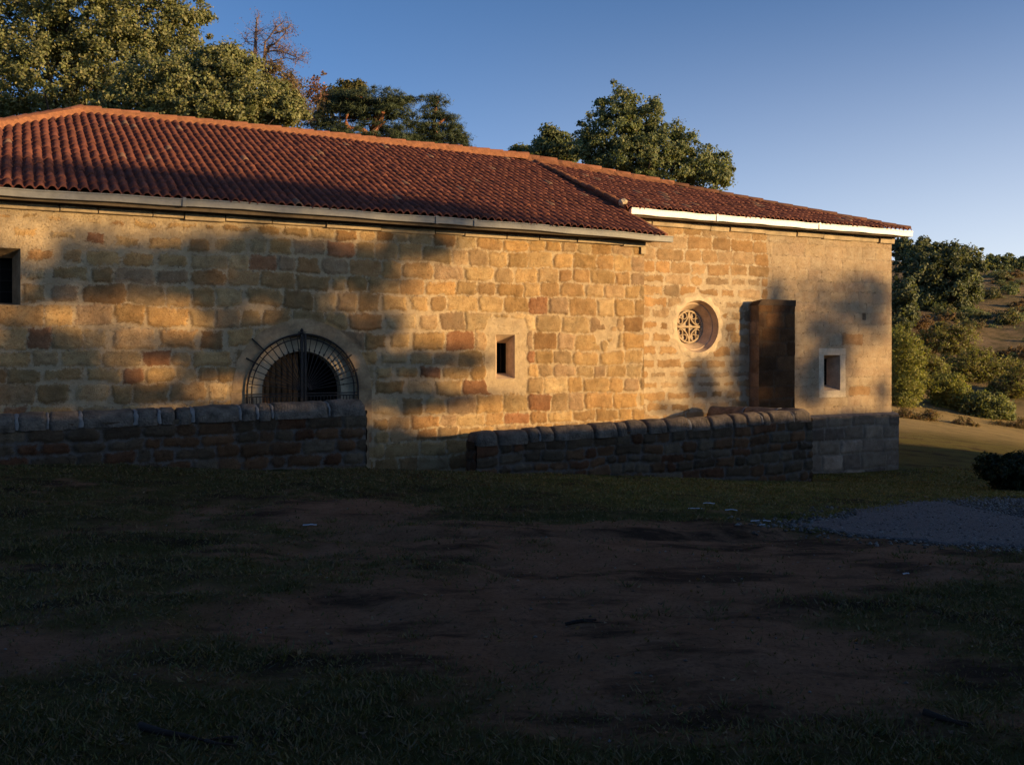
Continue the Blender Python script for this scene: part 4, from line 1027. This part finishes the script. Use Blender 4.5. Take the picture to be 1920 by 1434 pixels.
# dead pine, bare twisted limbs
def dead_tree(Y=52):
    r = np.random.default_rng(171); base = at(488, 300, Y); off = np.array((base[0], base[1], float(hgt(np.array([base[0]]), np.array([base[1]]))[0])))
    root = tag(empty('dead_tree', tuple(off)), 'bare dead tree with twisted limbs standing against the blue sky', 'tree')
    bm = bmesh.new(); P = lambda x, y, d=0: np.array(at(x, y, Y - d)) - off
    tw = []
    def limb(pts, r0, r1, twigs=0):
        q = [P(*p) for p in pts]; add_tube(bm, q, list(np.linspace(r0, r1, len(q))), 6, cap=False)
        for _ in range(twigs):
            i = r.integers(0, len(q) - 1); t = r.random(); s = q[i] * (1 - t) + q[i + 1] * t
            d = r.normal(size=3) * np.array([1, .7, .8]); d /= np.linalg.norm(d); L = r.uniform(.25, .75)
            e = s + d * L; mid = (s + e) / 2 + r.normal(0, .06, 3)
            add_tube(bm, [s, mid, e], [.018, .012, .005], 4, cap=False); tw.append(e)
            for _ in range(3):
                e2 = mid + (e - mid) * r.random() + r.normal(size=3) * .2; add_tube(bm, [mid, e2], [.009, .004], 3, cap=False); tw.append(e2)
    limb([(478, 300), (477, 130), (479, 85), (480, 60), (482, 33)], .15, .035, 34)
    limb([(497, 300), (494, 130), (498, 97), (506, 86)], .15, .08, 6)
    limb([(506, 86, .2), (517, 82, .4), (528, 70, .4), (535, 62, .5)], .055, .02, 16)
    limb([(495, 110), (497, 80, .3), (508, 66, .4), (520, 50, .5), (530, 44, .4)], .06, .02, 18)
    limb([(513, 64, .3), (530, 58, .4), (543, 52, .3), (546, 42, .3)], .04, .015, 16)
    limb([(498, 97), (520, 95, .3), (540, 101, .4), (558, 108, .5), (575, 106, .4)], .05, .012, 24)
    limb([(495, 118), (520, 113, .3), (535, 109, .2), (560, 112, .2)], .045, .012, 16)
    limb([(477, 104), (465, 98, .3), (452, 97, .4), (440, 98, .3)], .04, .012, 8)
    limb([(479, 62), (486, 58, .2), (494, 57, .2)], .03, .01, 8); limb([(478, 80), (462, 78), (455, 70)], .025, .008, 8)
    limb([(500, 88), (522, 90), (545, 96)], .035, .01, 12)
    mesh_bm('trunk', bm, M['dbark'], root)
    tw = np.array(tw); k = r.integers(0, len(tw), 1500); P_ = tw[k] + r.normal(0, .1, (1500, 3)); N = r.normal(size=(1500, 3)); N /= np.linalg.norm(N, axis=1, keepdims=True)
    V, Q, c = leaves(P_, N, r.uniform(.05, .13, 1500), .4, palette_cols([(.22, .11, .09), (.26, .14, .11), (.13, .10, .05)], r, 1500), r)
    mesh_np('withered_twigs', V, Q, M['leaf'], root, {'col': c})
dead_tree()

# ---- oaks behind the chancel
tree('oak_tree', 'large dark green oak with a pointed crown, above the chancel hip', 'tree',
     [(1155, 195, 38, 34), (1200, 225, 50, 42), (1150, 250, 58, 45), (1225, 205, 20, 20), (1235, 275, 62, 38), (1270, 250, 30, 22), (1300, 300, 52, 34), (1180, 300, 85, 42), (1345, 315, 30, 30), (1110, 280, 34, 34), (1330, 335, 42, 22), (1245, 325, 80, 30)],
     50, 54000, .40, .15, DARK_OAK, 181, r0=.4, clump_n=60, fill=.45, nl=22, base_px=1195)
tree('oak_tree', 'small dark oak to the left of the large pointed oak', 'tree',
     [(1035, 270, 28, 26), (1060, 285, 34, 22), (1030, 250, 10, 12), (1010, 290, 26, 14)], 54, 9000, .45, .19, DARK_OAK, 191, r0=.18, base_px=1040)
tree('oak_tree', 'lowest little dark oak peeping over the ridge where the two roofs meet', 'tree',
     [(975, 284, 17, 10), (990, 290, 22, 12), (955, 291, 12, 6)], 56, 2600, .35, .17, DARK_OAK, 201, r0=.1, base_px=980)

# ---- hillside on the right
tree('holm_oak', 'big rounded grey green holm oak on the hillside right of the chapel', 'tree',
     [(1770, 510, 62, 48), (1725, 500, 40, 42), (1810, 505, 32, 40), (1775, 560, 48, 40), (1740, 555, 36, 36), (1820, 540, 22, 34), (1795, 480, 38, 22)], 74, 26000, .6, .26, HOLM, 211, r0=.35, clump_n=50, base_px=1772)
tree('holm_oak', 'holm oak at the eave corner, left of and behind the big hillside holm oak', 'tree',
     [(1690, 462, 20, 16), (1722, 462, 22, 15), (1705, 475, 25, 14)], 88, 6000, .5, .28, HOLM, 221, r0=.2, base_px=1705)
tree('holm_oak', 'narrow upright holm oak touching the right edge of the chancel wall', 'tree',
     [(1690, 560, 20, 36), (1702, 590, 16, 28), (1680, 600, 20, 34), (1705, 540, 10, 16)], 58, 8000, .42, .2, HOLM, 231, r0=.15, base_px=1690)
for i, (lb, lob, n_) in enumerate((('dark dome shaped oak on the skyline, leftmost of the far hilltop oaks', [(1863, 490, 17, 10), (1856, 497, 12, 9), (1868, 500, 12, 8)], 2600),
                       ('dark dome shaped oak on the skyline, second of the far hilltop oaks', [(1888, 490, 18, 11), (1895, 498, 14, 10), (1882, 500, 12, 8)], 2600),
                       ('dark oak cut by the right frame edge below the far hilltop oaks', [(1918, 502, 18, 20), (1925, 492, 20, 12)], 3200))):
    tree('hilltop_oak', lb, 'tree', lob, 132, n_, .6, .36, DARK_OAK, 241 + i, r0=.25, group='oaks on the far hilltop', clump_n=40)
tree('broom_shrub', 'bright green feathery broom rising directly beside the chancel wall', 'shrub',
     [(1695, 665, 28, 40), (1700, 710, 34, 34), (1685, 640, 14, 26), (1690, 750, 30, 25)], 47, 15000, .4, .17, BUSH, 251, aspect=.28, r0=.07, clump_n=50)
tree('broom_shrub', 'olive green broom in the middle of the slope under the big holm oak', 'shrub',
     [(1760, 640, 34, 30), (1795, 640, 34, 26), (1775, 620, 24, 20)], 56, 9000, .42, .18, OLIVE + BUSH[:2], 261, aspect=.3, r0=.07, clump_n=50)
tree('broom_shrub', 'wide yellow green broom clump across the middle of the hillside', 'shrub',
     [(1810, 690, 42, 28), (1850, 700, 38, 26), (1835, 665, 24, 20), (1880, 690, 28, 18)], 54, 12000, .42, .18, BUSH + OLIVE, 271, aspect=.3, r0=.07, clump_n=50)
tree('broom_shrub', 'leafy green bush at the foot of the slope near the grass strip', 'shrub',
     [(1785, 735, 30, 34), (1760, 725, 28, 24), (1800, 770, 22, 16), (1770, 765, 22, 20)], 48, 11000, .36, .16, BUSH, 281, aspect=.35, r0=.06, clump_n=50)
tree('broom_shrub', 'rounded dark green bush at the bottom right of the slope', 'shrub',
     [(1850, 765, 42, 30), (1835, 780, 30, 22), (1880, 775, 26, 20), (1815, 765, 16, 20)], 47, 12000, .38, .16, BUSH[:3] + DARK_OAK, 291, aspect=.4, r0=.06, clump_n=50)
tree('dry_shrub', 'low dry brown bush on the grass strip at the toe of the slope', 'shrub',
     [(1803, 798, 24, 13), (1790, 800, 16, 8), (1822, 800, 12, 8)], 43, 3800, .25, .14, BROWN + OLIVE, 301, aspect=.25, r0=.04, clump_n=50)
tree('dry_shrub', 'reddish brown dry bush between the narrow holm oak and the brooms', 'shrub',
     [(1728, 632, 22, 18), (1742, 655, 20, 16), (1728, 605, 16, 14)], 60, 5000, .35, .17, BROWN, 311, aspect=.28, r0=.05, clump_n=50)
tree('dry_shrub', 'tawny brown bush tuft beside the plinth corner', 'shrub',
     [(1700, 780, 22, 14), (1725, 790, 18, 10), (1745, 782, 16, 12)], 43, 4200, .28, .14, BROWN + OLIVE, 321, aspect=.25, r0=.04, clump_n=50)
tree('bramble_shrub', 'dark bramble thicket on the bank above the gravel path at the right edge', 'shrub',
     [(1890, 885, 48, 28), (1925, 880, 45, 32), (1865, 872, 28, 16), (1905, 912, 40, 14)], 24, 14000, .2, .085, [(.02, .032, .012), (.026, .038, .015), (.03, .045, .018)], 331, aspect=.7, r0=.04, clump_n=60)
tree('broom_shrub', 'olive green broom behind the bright broom, at mid slope beside the chancel', 'shrub',
     [(1735, 690, 26, 26), (1720, 665, 20, 16), (1755, 690, 22, 20), (1725, 720, 24, 18)], 52, 9000, .4, .17, OLIVE + BUSH, 341, aspect=.3, r0=.06, clump_n=50)
tree('broom_shrub', 'dark shaded thicket across the slope below the far hilltop oaks', 'shrub',
     [(1880, 625, 40, 13), (1915, 632, 40, 14), (1850, 635, 26, 10), (1900, 648, 40, 10)], 66, 8000, .4, .2, DARK_OAK, 351, aspect=.4, r0=.07, clump_n=50)
tree('broom_shrub', 'mixed green bush at the right edge above the rounded dark green bush', 'shrub',
     [(1900, 725, 36, 22), (1925, 705, 30, 26), (1870, 735, 26, 16)], 51, 8000, .4, .18, OLIVE + BUSH[:2], 361, aspect=.3, r0=.06, clump_n=50)
tree('dry_shrub', 'low tawny bush tuft at the right edge above the bramble thicket', 'shrub',
     [(1895, 805, 26, 12), (1920, 800, 24, 16), (1870, 800, 16, 9)], 45, 4200, .28, .14, BROWN + OLIVE, 371, aspect=.25, r0=.04, clump_n=50)
tree('broom_shrub', 'small olive bush between the foot of the big holm oak and the dark shaded thicket', 'shrub',
     [(1812, 610, 26, 18), (1790, 600, 20, 14), (1835, 600, 16, 12)], 68, 5000, .42, .2, OLIVE + HOLM, 381, aspect=.3, r0=.06, clump_n=50)
# low scrub on the hillside: individuals, copies of two kinds
def scrub_proto(name, pal, seed):
    r = np.random.default_rng(seed); lob = [(np.array((0, 0, .45)), np.array((.9, .9, .5))), (np.array((.5, .3, .3)), np.array((.6, .6, .35)))]
    V, Q, c, cc = crown(lob, 900, .35, .24, .35, pal, seed, 30, .4)
    root = empty(name); mesh_np('foliage', V, Q, M['leaf'], root, {'col': c}); limbs((0, 0, -.1), cc, .05, seed, M['bark'], root, 'stem', 6)
    return root
protos = [scrub_proto('scrub_bush', OLIVE + HOLM, 401), scrub_proto('scrub_bush', BROWN + OLIVE[:1], 402), scrub_proto('scrub_bush', DARK_OAK, 403)]
used = [False] * 3; r = np.random.default_rng(77)
slab = ['small olive scrub bush scattered on the dry hillside', 'small brown scrub bush scattered on the dry hillside', 'small dark green scrub bush scattered on the dry hillside']
for i in range(105):
    px = r.uniform(1690, 1935); Y = 56 + 56 * r.random()
    x = (px - CX) / F * Y; z = float(hgt(np.array([x]), np.array([Y]))[0]); k = int(r.integers(0, 3)) if i > 2 else i
    src = protos[k]
    if not used[k]: o = src; used[k] = True
    else:
        o = src.copy(); C.objects.link(o)
        for chd in src.children: d = chd.copy(); C.objects.link(d); d.parent = o
    o.location = (x, Y, z - .05); o.rotation_euler = (0, 0, r.uniform(0, 6.28)); sc = r.uniform(.35, 1.05); o.scale = (sc, sc, sc * r.uniform(.7, 1.0))
    tag(o, slab[k], 'shrub', 'scrub bushes on the hillside')

# ---- trees on the embankment behind the viewer, whose crowns dapple the facade
shade = [(560, 505, 190, 55, 1), (330, 500, 120, 35, .9), (420, 560, 80, 35, .7), (110, 515, 110, 28, .55), (620, 560, 80, 45, .55), (780, 455, 75, 26, .95), (700, 500, 70, 40, .5), (480, 440, 90, 22, .5),
         (70, 695, 130, 75, .95), (430, 700, 120, 60, .85), (560, 690, 130, 80, .9), (240, 735, 200, 40, .85), (60, 620, 80, 40, .5), (140, 655, 70, 22, .5), (680, 690, 60, 30, .8),
         (770, 672, 115, 22, 1), (890, 676, 45, 11, .6), (770, 747, 100, 26, .95), (720, 612, 50, 34, .6), (900, 742, 55, 12, .45), (965, 742, 30, 9, .3),
         (250, 432, 260, 22, .35), (60, 408, 60, 20, .2), (520, 612, 70, 26, .5), (690, 800, 60, 14, .3), (60, 560, 50, 30, .5), (640, 640, 60, 50, .7), (330, 650, 110, 22, .55), (440, 640, 50, 60, .6), (200, 470, 80, 18, .4), (660, 740, 60, 40, .7), (780, 700, 80, 16, .5),
         (1625, 560, 75, 50, .55), (1535, 545, 55, 36, .28), (1560, 630, 70, 55, .5), (1640, 620, 40, 25, .35), (1525, 710, 45, 60, .6), (1655, 735, 20, 30, .4), (1600, 775, 60, 14, .3), (1575, 700, 40, 40, .4), (1590, 575, 50, 22, .3),
         (1452, 670, 46, 128, 1.0), (1395, 690, 45, 46, .75), (1315, 715, 36, 40, .85), (1370, 630, 22, 50, .3), (1300, 772, 90, 12, .45), (1420, 765, 70, 20, .9), (1250, 755, 30, 16, .25), (1350, 745, 40, 22, .6)]
SH = []
for px, py, rx, ry, a in shade:
    w_ = CW if px > 1207 else 0.0
    s, z = wp(px, py, w_); k = YY(s, w_) / F; SH.append((s + w_ * math.tan(SUN_OFF), z + w_ * math.tan(SUN_EL) / math.cos(SUN_OFF), rx * k / .95, ry * k, a))
SH += [(-6, 5.95, 3.4, .45, .8), (-2.5, 5.65, 2.5, .3, .6), (-9, 6.1, 1.6, .4, .4), (-7.5, 5.4, 3, .2, .5), (-1, 5.36, 3.2, .12, .45), (-5, 5.38, 3, .12, .6)]
LIT = [(wp(x, y)[0], wp(x, y)[1], rx * .0105, ry * .0105) for x, y, rx, ry in ((295, 590, 75, 32), (120, 590, 60, 18), (200, 415, 170, 12), (60, 440, 60, 30), (300, 700, 40, 14), (480, 585, 30, 14), (420, 730, 60, 14), (560, 430, 60, 10), (640, 560, 40, 22), (480, 715, 10, 12), (646, 685, 14, 20))]
def density(s, z):
    d = .9 * sst(.40, .56, fbm(s * 1.5 + 5, z * 2.6 + 2, 921, 4) + .13 * sst(3.2, 3.6, z) * sst(4.75, 4.3, z)) * sst(-3.4, -5.0, s) * sst(4.9, 4.4, z)
    for cs, cz_, rs, rz, a in SH: d = 1 - (1 - d) * (1 - np.clip(a * 1.7 * np.exp(-(((s - cs) / rs) ** 2 + ((z - cz_) / rz) ** 2) ** 1.5), 0, .97))
    for cs, cz_, rs, rz in LIT: d = d * (1 - .92 * np.exp(-(((s - cs) / rs) ** 2 + ((z - cz_) / rz) ** 2) ** 1.4))
    return d
groups = [('shade_oak', 'leafy oak on the embankment behind the viewer, shading the left part of the nave', -13, -6.3, 41.5), ('shade_oak', 'leafy oak on the embankment behind the viewer, shading the arched gateway', -6.3, 3.4, 43.0), ('shade_oak', 'leafy oak on the embankment behind the viewer, shading the chancel', 3.4, 16.5, 45.0)]
for gi_, (nm, lb, sa0, sa1, dist) in enumerate(groups):
    r = np.random.default_rng(900 + gi_); n = 150000
    s = r.uniform(sa0, sa1, n); z = r.uniform(.6, 6.6, n); de = density(s, z) * (.72 + .6 * fbm(s * 1.3, z * 2.2, 911, 4))
    tau = -np.log(1 - np.clip(de, 0, .965)); lf = .17; area = (sa1 - sa0) * 6.0
    want = tau / (lf * lf * .62 * .5 * .5)                     # leaves per square metre
    keep = r.random(n) < want * area / n
    s, z = s[keep], z[keep]; dd = dist + r.normal(0, 1.0, len(s))
    P = np.stack([CA * (s + sunv_sn[0] * dd) + SA * sunv_sn[1] * dd, D + SA * (s + sunv_sn[0] * dd) - CA * sunv_sn[1] * dd, z + dd * math.tan(SUN_EL)], -1)
    N = r.normal(size=(len(P), 3)); N /= np.linalg.norm(N, axis=1, keepdims=True)
    sm = (sa0 + sa1) / 2; b = toward_sun(sm, 0, dist); base = np.array((b[0], b[1], crest * .8))
    root = tag(empty(nm, tuple(base)), lb, 'tree', 'oaks on the embankment behind the viewer')
    V, Q, c = leaves(P - base, N, lf * r.uniform(.7, 1.3, len(P)), .62, palette_cols(GREEN_OAK, r, len(P)), r)
    mesh_np('crown', V, Q, M['leaf'], root, {'col': c})
    limbs((0, 0, -.6), P[r.choice(len(P), 60)] - base, .16, 950 + gi_, M['bark'], root, 'trunk', 12)

# =================================================================== GROUND COVER AND LITTER
r = np.random.default_rng(60)
NB = 420000
Yb = 2.9 + 29 * r.random(NB) ** 1.5; pxb = r.uniform(-150, 2000, NB); Xb = (pxb - CX) / F * Yb
dm = dirt(Xb, Yb); patch = fbm(Xb * 1.9, Yb * 1.9, 777, 3)
w_ = -(SA * Xb) + CA * (Yb - D)                     # depth relative to the facade
keep = (r.random(NB) < (1 - .93 * dm) * (.35 + .9 * patch)) & (path_d(Xb, Yb) < -.05 + 1.3 * (fbm(Xb * 2.1, Yb * 2.1, 12, 3) - .35)) & ((w_ < -2.0) | ((Xb > 8.2) & (w_ < CW - .25)))
Xb, Yb = Xb[keep], Yb[keep]; n = len(Xb)
hb = (.008 + .022 * r.random(n) ** 2) * (.7 + .9 * patch[keep]) * (1 + .03 * Yb); wb = (.0028 + .0006 * Yb) * r.uniform(.7, 1.4, n); an = r.uniform(0, 6.28, n); le = r.normal(0, .7, (n, 2)) * hb[:, None]
nt_f = 1500; Yt = 2.9 + 15 * r.random(nt_f) ** 1.2; Xt = (r.uniform(-100, 2000, nt_f) - CX) / F * Yt
kt = (r.random(nt_f) < (1 - .8 * dirt(Xt, Yt)) * sst(.4, .6, fbm(Xt * .9, Yt * .9, 779, 3))) & (path_d(Xt, Yt) < .1) & ((-(SA * Xt) + CA * (Yt - D)) < -2.1)
ti = np.repeat(np.nonzero(kt)[0], 34); sp = .05 * r.normal(size=(len(ti), 2)); xt, yt = Xt[ti] + sp[:, 0], Yt[ti] + sp[:, 1]
ht = r.uniform(.015, .048, len(ti)) * np.repeat(r.uniform(.6, 1.3, kt.sum()), 34); lt = sp * .5 + r.normal(0, .5, (len(ti), 2)) * ht[:, None]
Xb = np.concatenate([Xb, xt]); Yb = np.concatenate([Yb, yt]); hb = np.concatenate([hb, ht]); le = np.concatenate([le, lt]); n = len(Xb)
wb = np.concatenate([wb, (.0026 + .0005 * yt)]); an = r.uniform(0, 6.28, n)
Zb = hgt(Xb, Yb) - .004
V = np.stack([np.stack([Xb - wb * np.cos(an), Yb - wb * np.sin(an), Zb], -1), np.stack([Xb + wb * np.cos(an), Yb + wb * np.sin(an), Zb], -1), np.stack([Xb + le[:, 0], Yb + le[:, 1], Zb + hb], -1)], 1).reshape(-1, 3)
lb = lush(Xb, Yb)[:, None]
gc = (1 - lb) + lb * np.array([1.7, 1.7, 1.2])
gc = gc * palette_cols([(.072, .072, .018), (.09, .08, .022), (.12, .09, .03), (.145, .095, .045), (.06, .06, .017), (.10, .07, .035)], r, n)
tag(mesh_np('grass', V, np.arange(3 * n).reshape(n, 3), M['grass'], None, {'col': np.repeat(gc, 3, 0)}), 'short sparse grass over the shaded meadow', 'grass', kind='stuff')
def pebbles(X, Y, size, pal):
    n = len(X); o = np.array([(1, 0, 0), (0, 1, 0), (-1, 0, 0), (0, -1, 0), (0, 0, .7), (0, 0, -.7)])
    V = o[None] * (size[:, None] * r.uniform(.6, 1.3, (n, 3)))[:, None] + np.stack([X, Y, hgt(X, Y) + size * .25], -1)[:, None]
    fc = np.array([(0, 1, 4), (1, 2, 4), (2, 3, 4), (3, 0, 4), (1, 0, 5), (2, 1, 5), (3, 2, 5), (0, 3, 5)])
    return V.reshape(-1, 3), (fc[None] + 6 * np.arange(n)[:, None, None]).reshape(-1, 3), np.repeat(palette_cols(pal, r, n), 6, 0)
Yq = 6 + 22 * r.random(90000); Xq = (r.uniform(1350, 2000, 90000) - CX) / F * Yq; pd = path_d(Xq, Yq)
kq = (pd > -.7) & (r.random(90000) < np.where(pd > .0, .45, .30 * np.exp(np.minimum(pd, 0) / .25))); Xq, Yq = Xq[kq], Yq[kq]
Xm = (r.uniform(0, 1920, 1300) - CX) / F * 12; Ym = 3.2 + 14 * r.random(1300); km = (dirt(Xm, Ym) > .35) & ((-(SA * Xm) + CA * (Ym - D)) < -2.0); Xm, Ym = Xm[km], Ym[km]
V, Q, c = pebbles(np.concatenate([Xq, Xm]), np.concatenate([Yq, Ym]), np.concatenate([r.uniform(.010, .034, len(Xq)), r.uniform(.005, .014, len(Xm))]), [(.10, .088, .08), (.06, .05, .046), (.15, .13, .12), (.10, .075, .06), (.19, .17, .155)])
tag(mesh_np('gravel', V, Q, M['grass'], None, {'col': c}), 'loose grey gravel on and around the path', 'gravel', kind='stuff')
n = 1300
Yl = 3.2 + 13 * r.random(n) ** 1.3; Xl = (r.uniform(-100, 2000, n) - CX) / F * Yl
kk = path_d(Xl, Yl) < .3; kk &= (-(SA * Xl) + CA * (Yl - D)) < -2.0; Xl, Yl = Xl[kk], Yl[kk]; n = len(Xl)
P = np.stack([Xl, Yl, hgt(Xl, Yl) + .012 + .012 * r.random(n)], -1); N = r.normal(0, .35, (n, 3)) + np.array([0, 0, 1]); N /= np.linalg.norm(N, axis=1, keepdims=True)
V, Q, c = leaves(P, N, r.uniform(.02, .05, n), .5, palette_cols([(.14, .075, .035), (.09, .05, .03), (.17, .10, .05), (.06, .04, .03), (.20, .14, .08)], r, n, .35), r)
tag(mesh_np('leaf_litter', V, Q, M['leaf'], None, {'col': c}), 'dry fallen leaves scattered over the meadow', 'leaves', kind='stuff')
def scrap(px, py, L, ang, label, group=None):
    L *= .75
    x, y = gpix(px, py); z = float(hgt(np.array([x]), np.array([y]))[0]); bm = bmesh.new()
    rr = random.Random(int(px)); n_ = 7; pts = []
    for i in range(n_):
        t = i / (n_ - 1) - .5; pts.append((t * L, rr.uniform(-.1, .1) * L, .012 + .03 * L * math.sin(3.1 * (t + .5)) + rr.uniform(0, .006)))
    wdt = L * .11
    a = [bm.verts.new((p[0], p[1] - wdt * rr.uniform(.6, 1), p[2])) for p in pts]; b = [bm.verts.new((p[0], p[1] + wdt * rr.uniform(.6, 1), p[2] + .008)) for p in pts]
    for i in range(n_ - 1): bm.faces.new((a[i], a[i + 1], b[i + 1], b[i]))
    bmesh.ops.solidify(bm, geom=bm.faces[:], thickness=.004)
    o = mesh_bm('paper_scrap', bm, M['paper']); o.location = (x, y, z); o.rotation_euler = (0, 0, ang)
    tag(o, label, 'litter', group)
scrap(581, 989, .20, .1, 'single white paper strip on the dark grass left of the gap between the walls')
for px, py, L, a in ((1297, 965, .12, .2), (1312, 959, .16, -.4), (1329, 951, .2, -.2), (1371, 965, .2, -.1), (1416, 986, .17, .3), (1428, 990, .12, .1), (1438, 981, .12, -.2)):
    scrap(px, py, L, a, 'white paper scrap on the grass just left of the gravel path', 'paper scraps beside the gravel path')
scrap(1699, 1086, .09, .5, 'small white paper scrap on the grass below the gravel path')
def stick(pts, r0, label):
    P = []
    for px, py in pts:
        x, y = gpix(px, py); P.append((x, y, float(hgt(np.array([x]), np.array([y]))[0]) + r0 * .6))
    o3 = P[0]; bm = bmesh.new(); Q = [(p[0] - o3[0], p[1] - o3[1], p[2] - o3[2]) for p in P]
    add_tube(bm, Q, [r0 * (.6 + .4 * math.sin(1.3 + i)) for i in range(len(Q))], 8)
    m_ = Q[len(Q) // 2]; add_tube(bm, [m_, (m_[0] + .06, m_[1] - .04, m_[2] + .004), (m_[0] + .15, m_[1] - .05, m_[2] + .0)], [r0 * .5, r0 * .35, r0 * .12], 6)
    ob = mesh_bm('fallen_branch', bm, M['stick'], smooth=True); ob.location = o3; tag(ob, label, 'branch')
stick([(262, 1358), (300, 1366), (345, 1378), (385, 1385), (415, 1376), (445, 1378)], .02, 'dark crooked fallen branch on the grass at the lower left')
stick([(1732, 1344), (1760, 1352), (1785, 1362), (1815, 1373)], .018, 'thin straight fallen stick on the grass at the lower right')
stick([(1060, 1169), (1090, 1170), (1118, 1170)], .014, 'thin dark twig on the bare soil in the middle of the meadow')

# =================================================================== LIGHT, SKY, CAMERA
sd = Vector((CA * sunv_sn[0] + SA * sunv_sn[1], SA * sunv_sn[0] - CA * sunv_sn[1], 0)) * math.cos(SUN_EL) + Vector((0, 0, math.sin(SUN_EL)))
L = bpy.data.lights.new('sun', 'SUN'); L.energy = 5.0; L.angle = R(.53); L.color = (1.0, .66, .29)
lo = bpy.data.objects.new('sun', L); lo.rotation_euler = sd.to_track_quat('Z', 'Y').to_euler(); link(lo)
wd = bpy.data.worlds.new('World'); bpy.context.scene.world = wd; wd.use_nodes = True
nt = wd.node_tree; sk = nt.nodes.new('ShaderNodeTexSky'); sk.sky_type = 'NISHITA'; sk.sun_disc = False
sk.sun_elevation = SUN_EL; sk.sun_rotation = math.atan2(sd.x, sd.y); sk.altitude = 200; sk.air_density = .5; sk.dust_density = .6; sk.ozone_density = 2.4
bg = nt.nodes['Background']
tcw = nt.nodes.new('ShaderNodeTexCoord'); sxyz = nt.nodes.new('ShaderNodeSeparateXYZ'); nt.links.new(tcw.outputs['Generated'], sxyz.inputs[0])
hz = mrange(nt, sxyz.outputs[2], .0, .42, 1, 0); hz = math_n(nt, 'POWER', hz, 1.9)          # valley haze whitening the low sky, thicker to the east
dv = nt.nodes.new('ShaderNodeVectorMath'); dv.operation = 'DOT_PRODUCT'; nt.links.new(tcw.outputs['Generated'], dv.inputs[0]); dv.inputs[1].default_value = (math.sin(R(62)), math.cos(R(62)), 0)
hz = math_n(nt, 'MULTIPLY', hz, mrange(nt, dv.outputs['Value'], .25, .95, .12, 1))
nt.links.new(mixc(nt, hz, mixc(nt, 1.0, sk.outputs[0], (.93, 1.0, 1.02), 'MULTIPLY'), (4.9, 4.8, 4.6)), bg.inputs['Color']); bg.inputs['Strength'].default_value = .125
cam = bpy.data.cameras.new('camera'); co = bpy.data.objects.new('camera', cam); link(co)
co.location = (0, 0, ZC); co.rotation_euler = (math.pi / 2, 0, 0)
cam.sensor_width = 36; cam.sensor_fit = 'HORIZONTAL'; cam.lens = F * 36 / 1920; cam.shift_y = -57 / 1920; cam.clip_start = .05; cam.clip_end = 3000
sc = bpy.context.scene; sc.camera = co
sc.view_settings.view_transform = 'Standard'; sc.view_settings.look = 'None'; sc.view_settings.exposure = 0.85; sc.view_settings.gamma = 1
sc.cycles.max_bounces = 6; sc.cycles.use_denoising = True
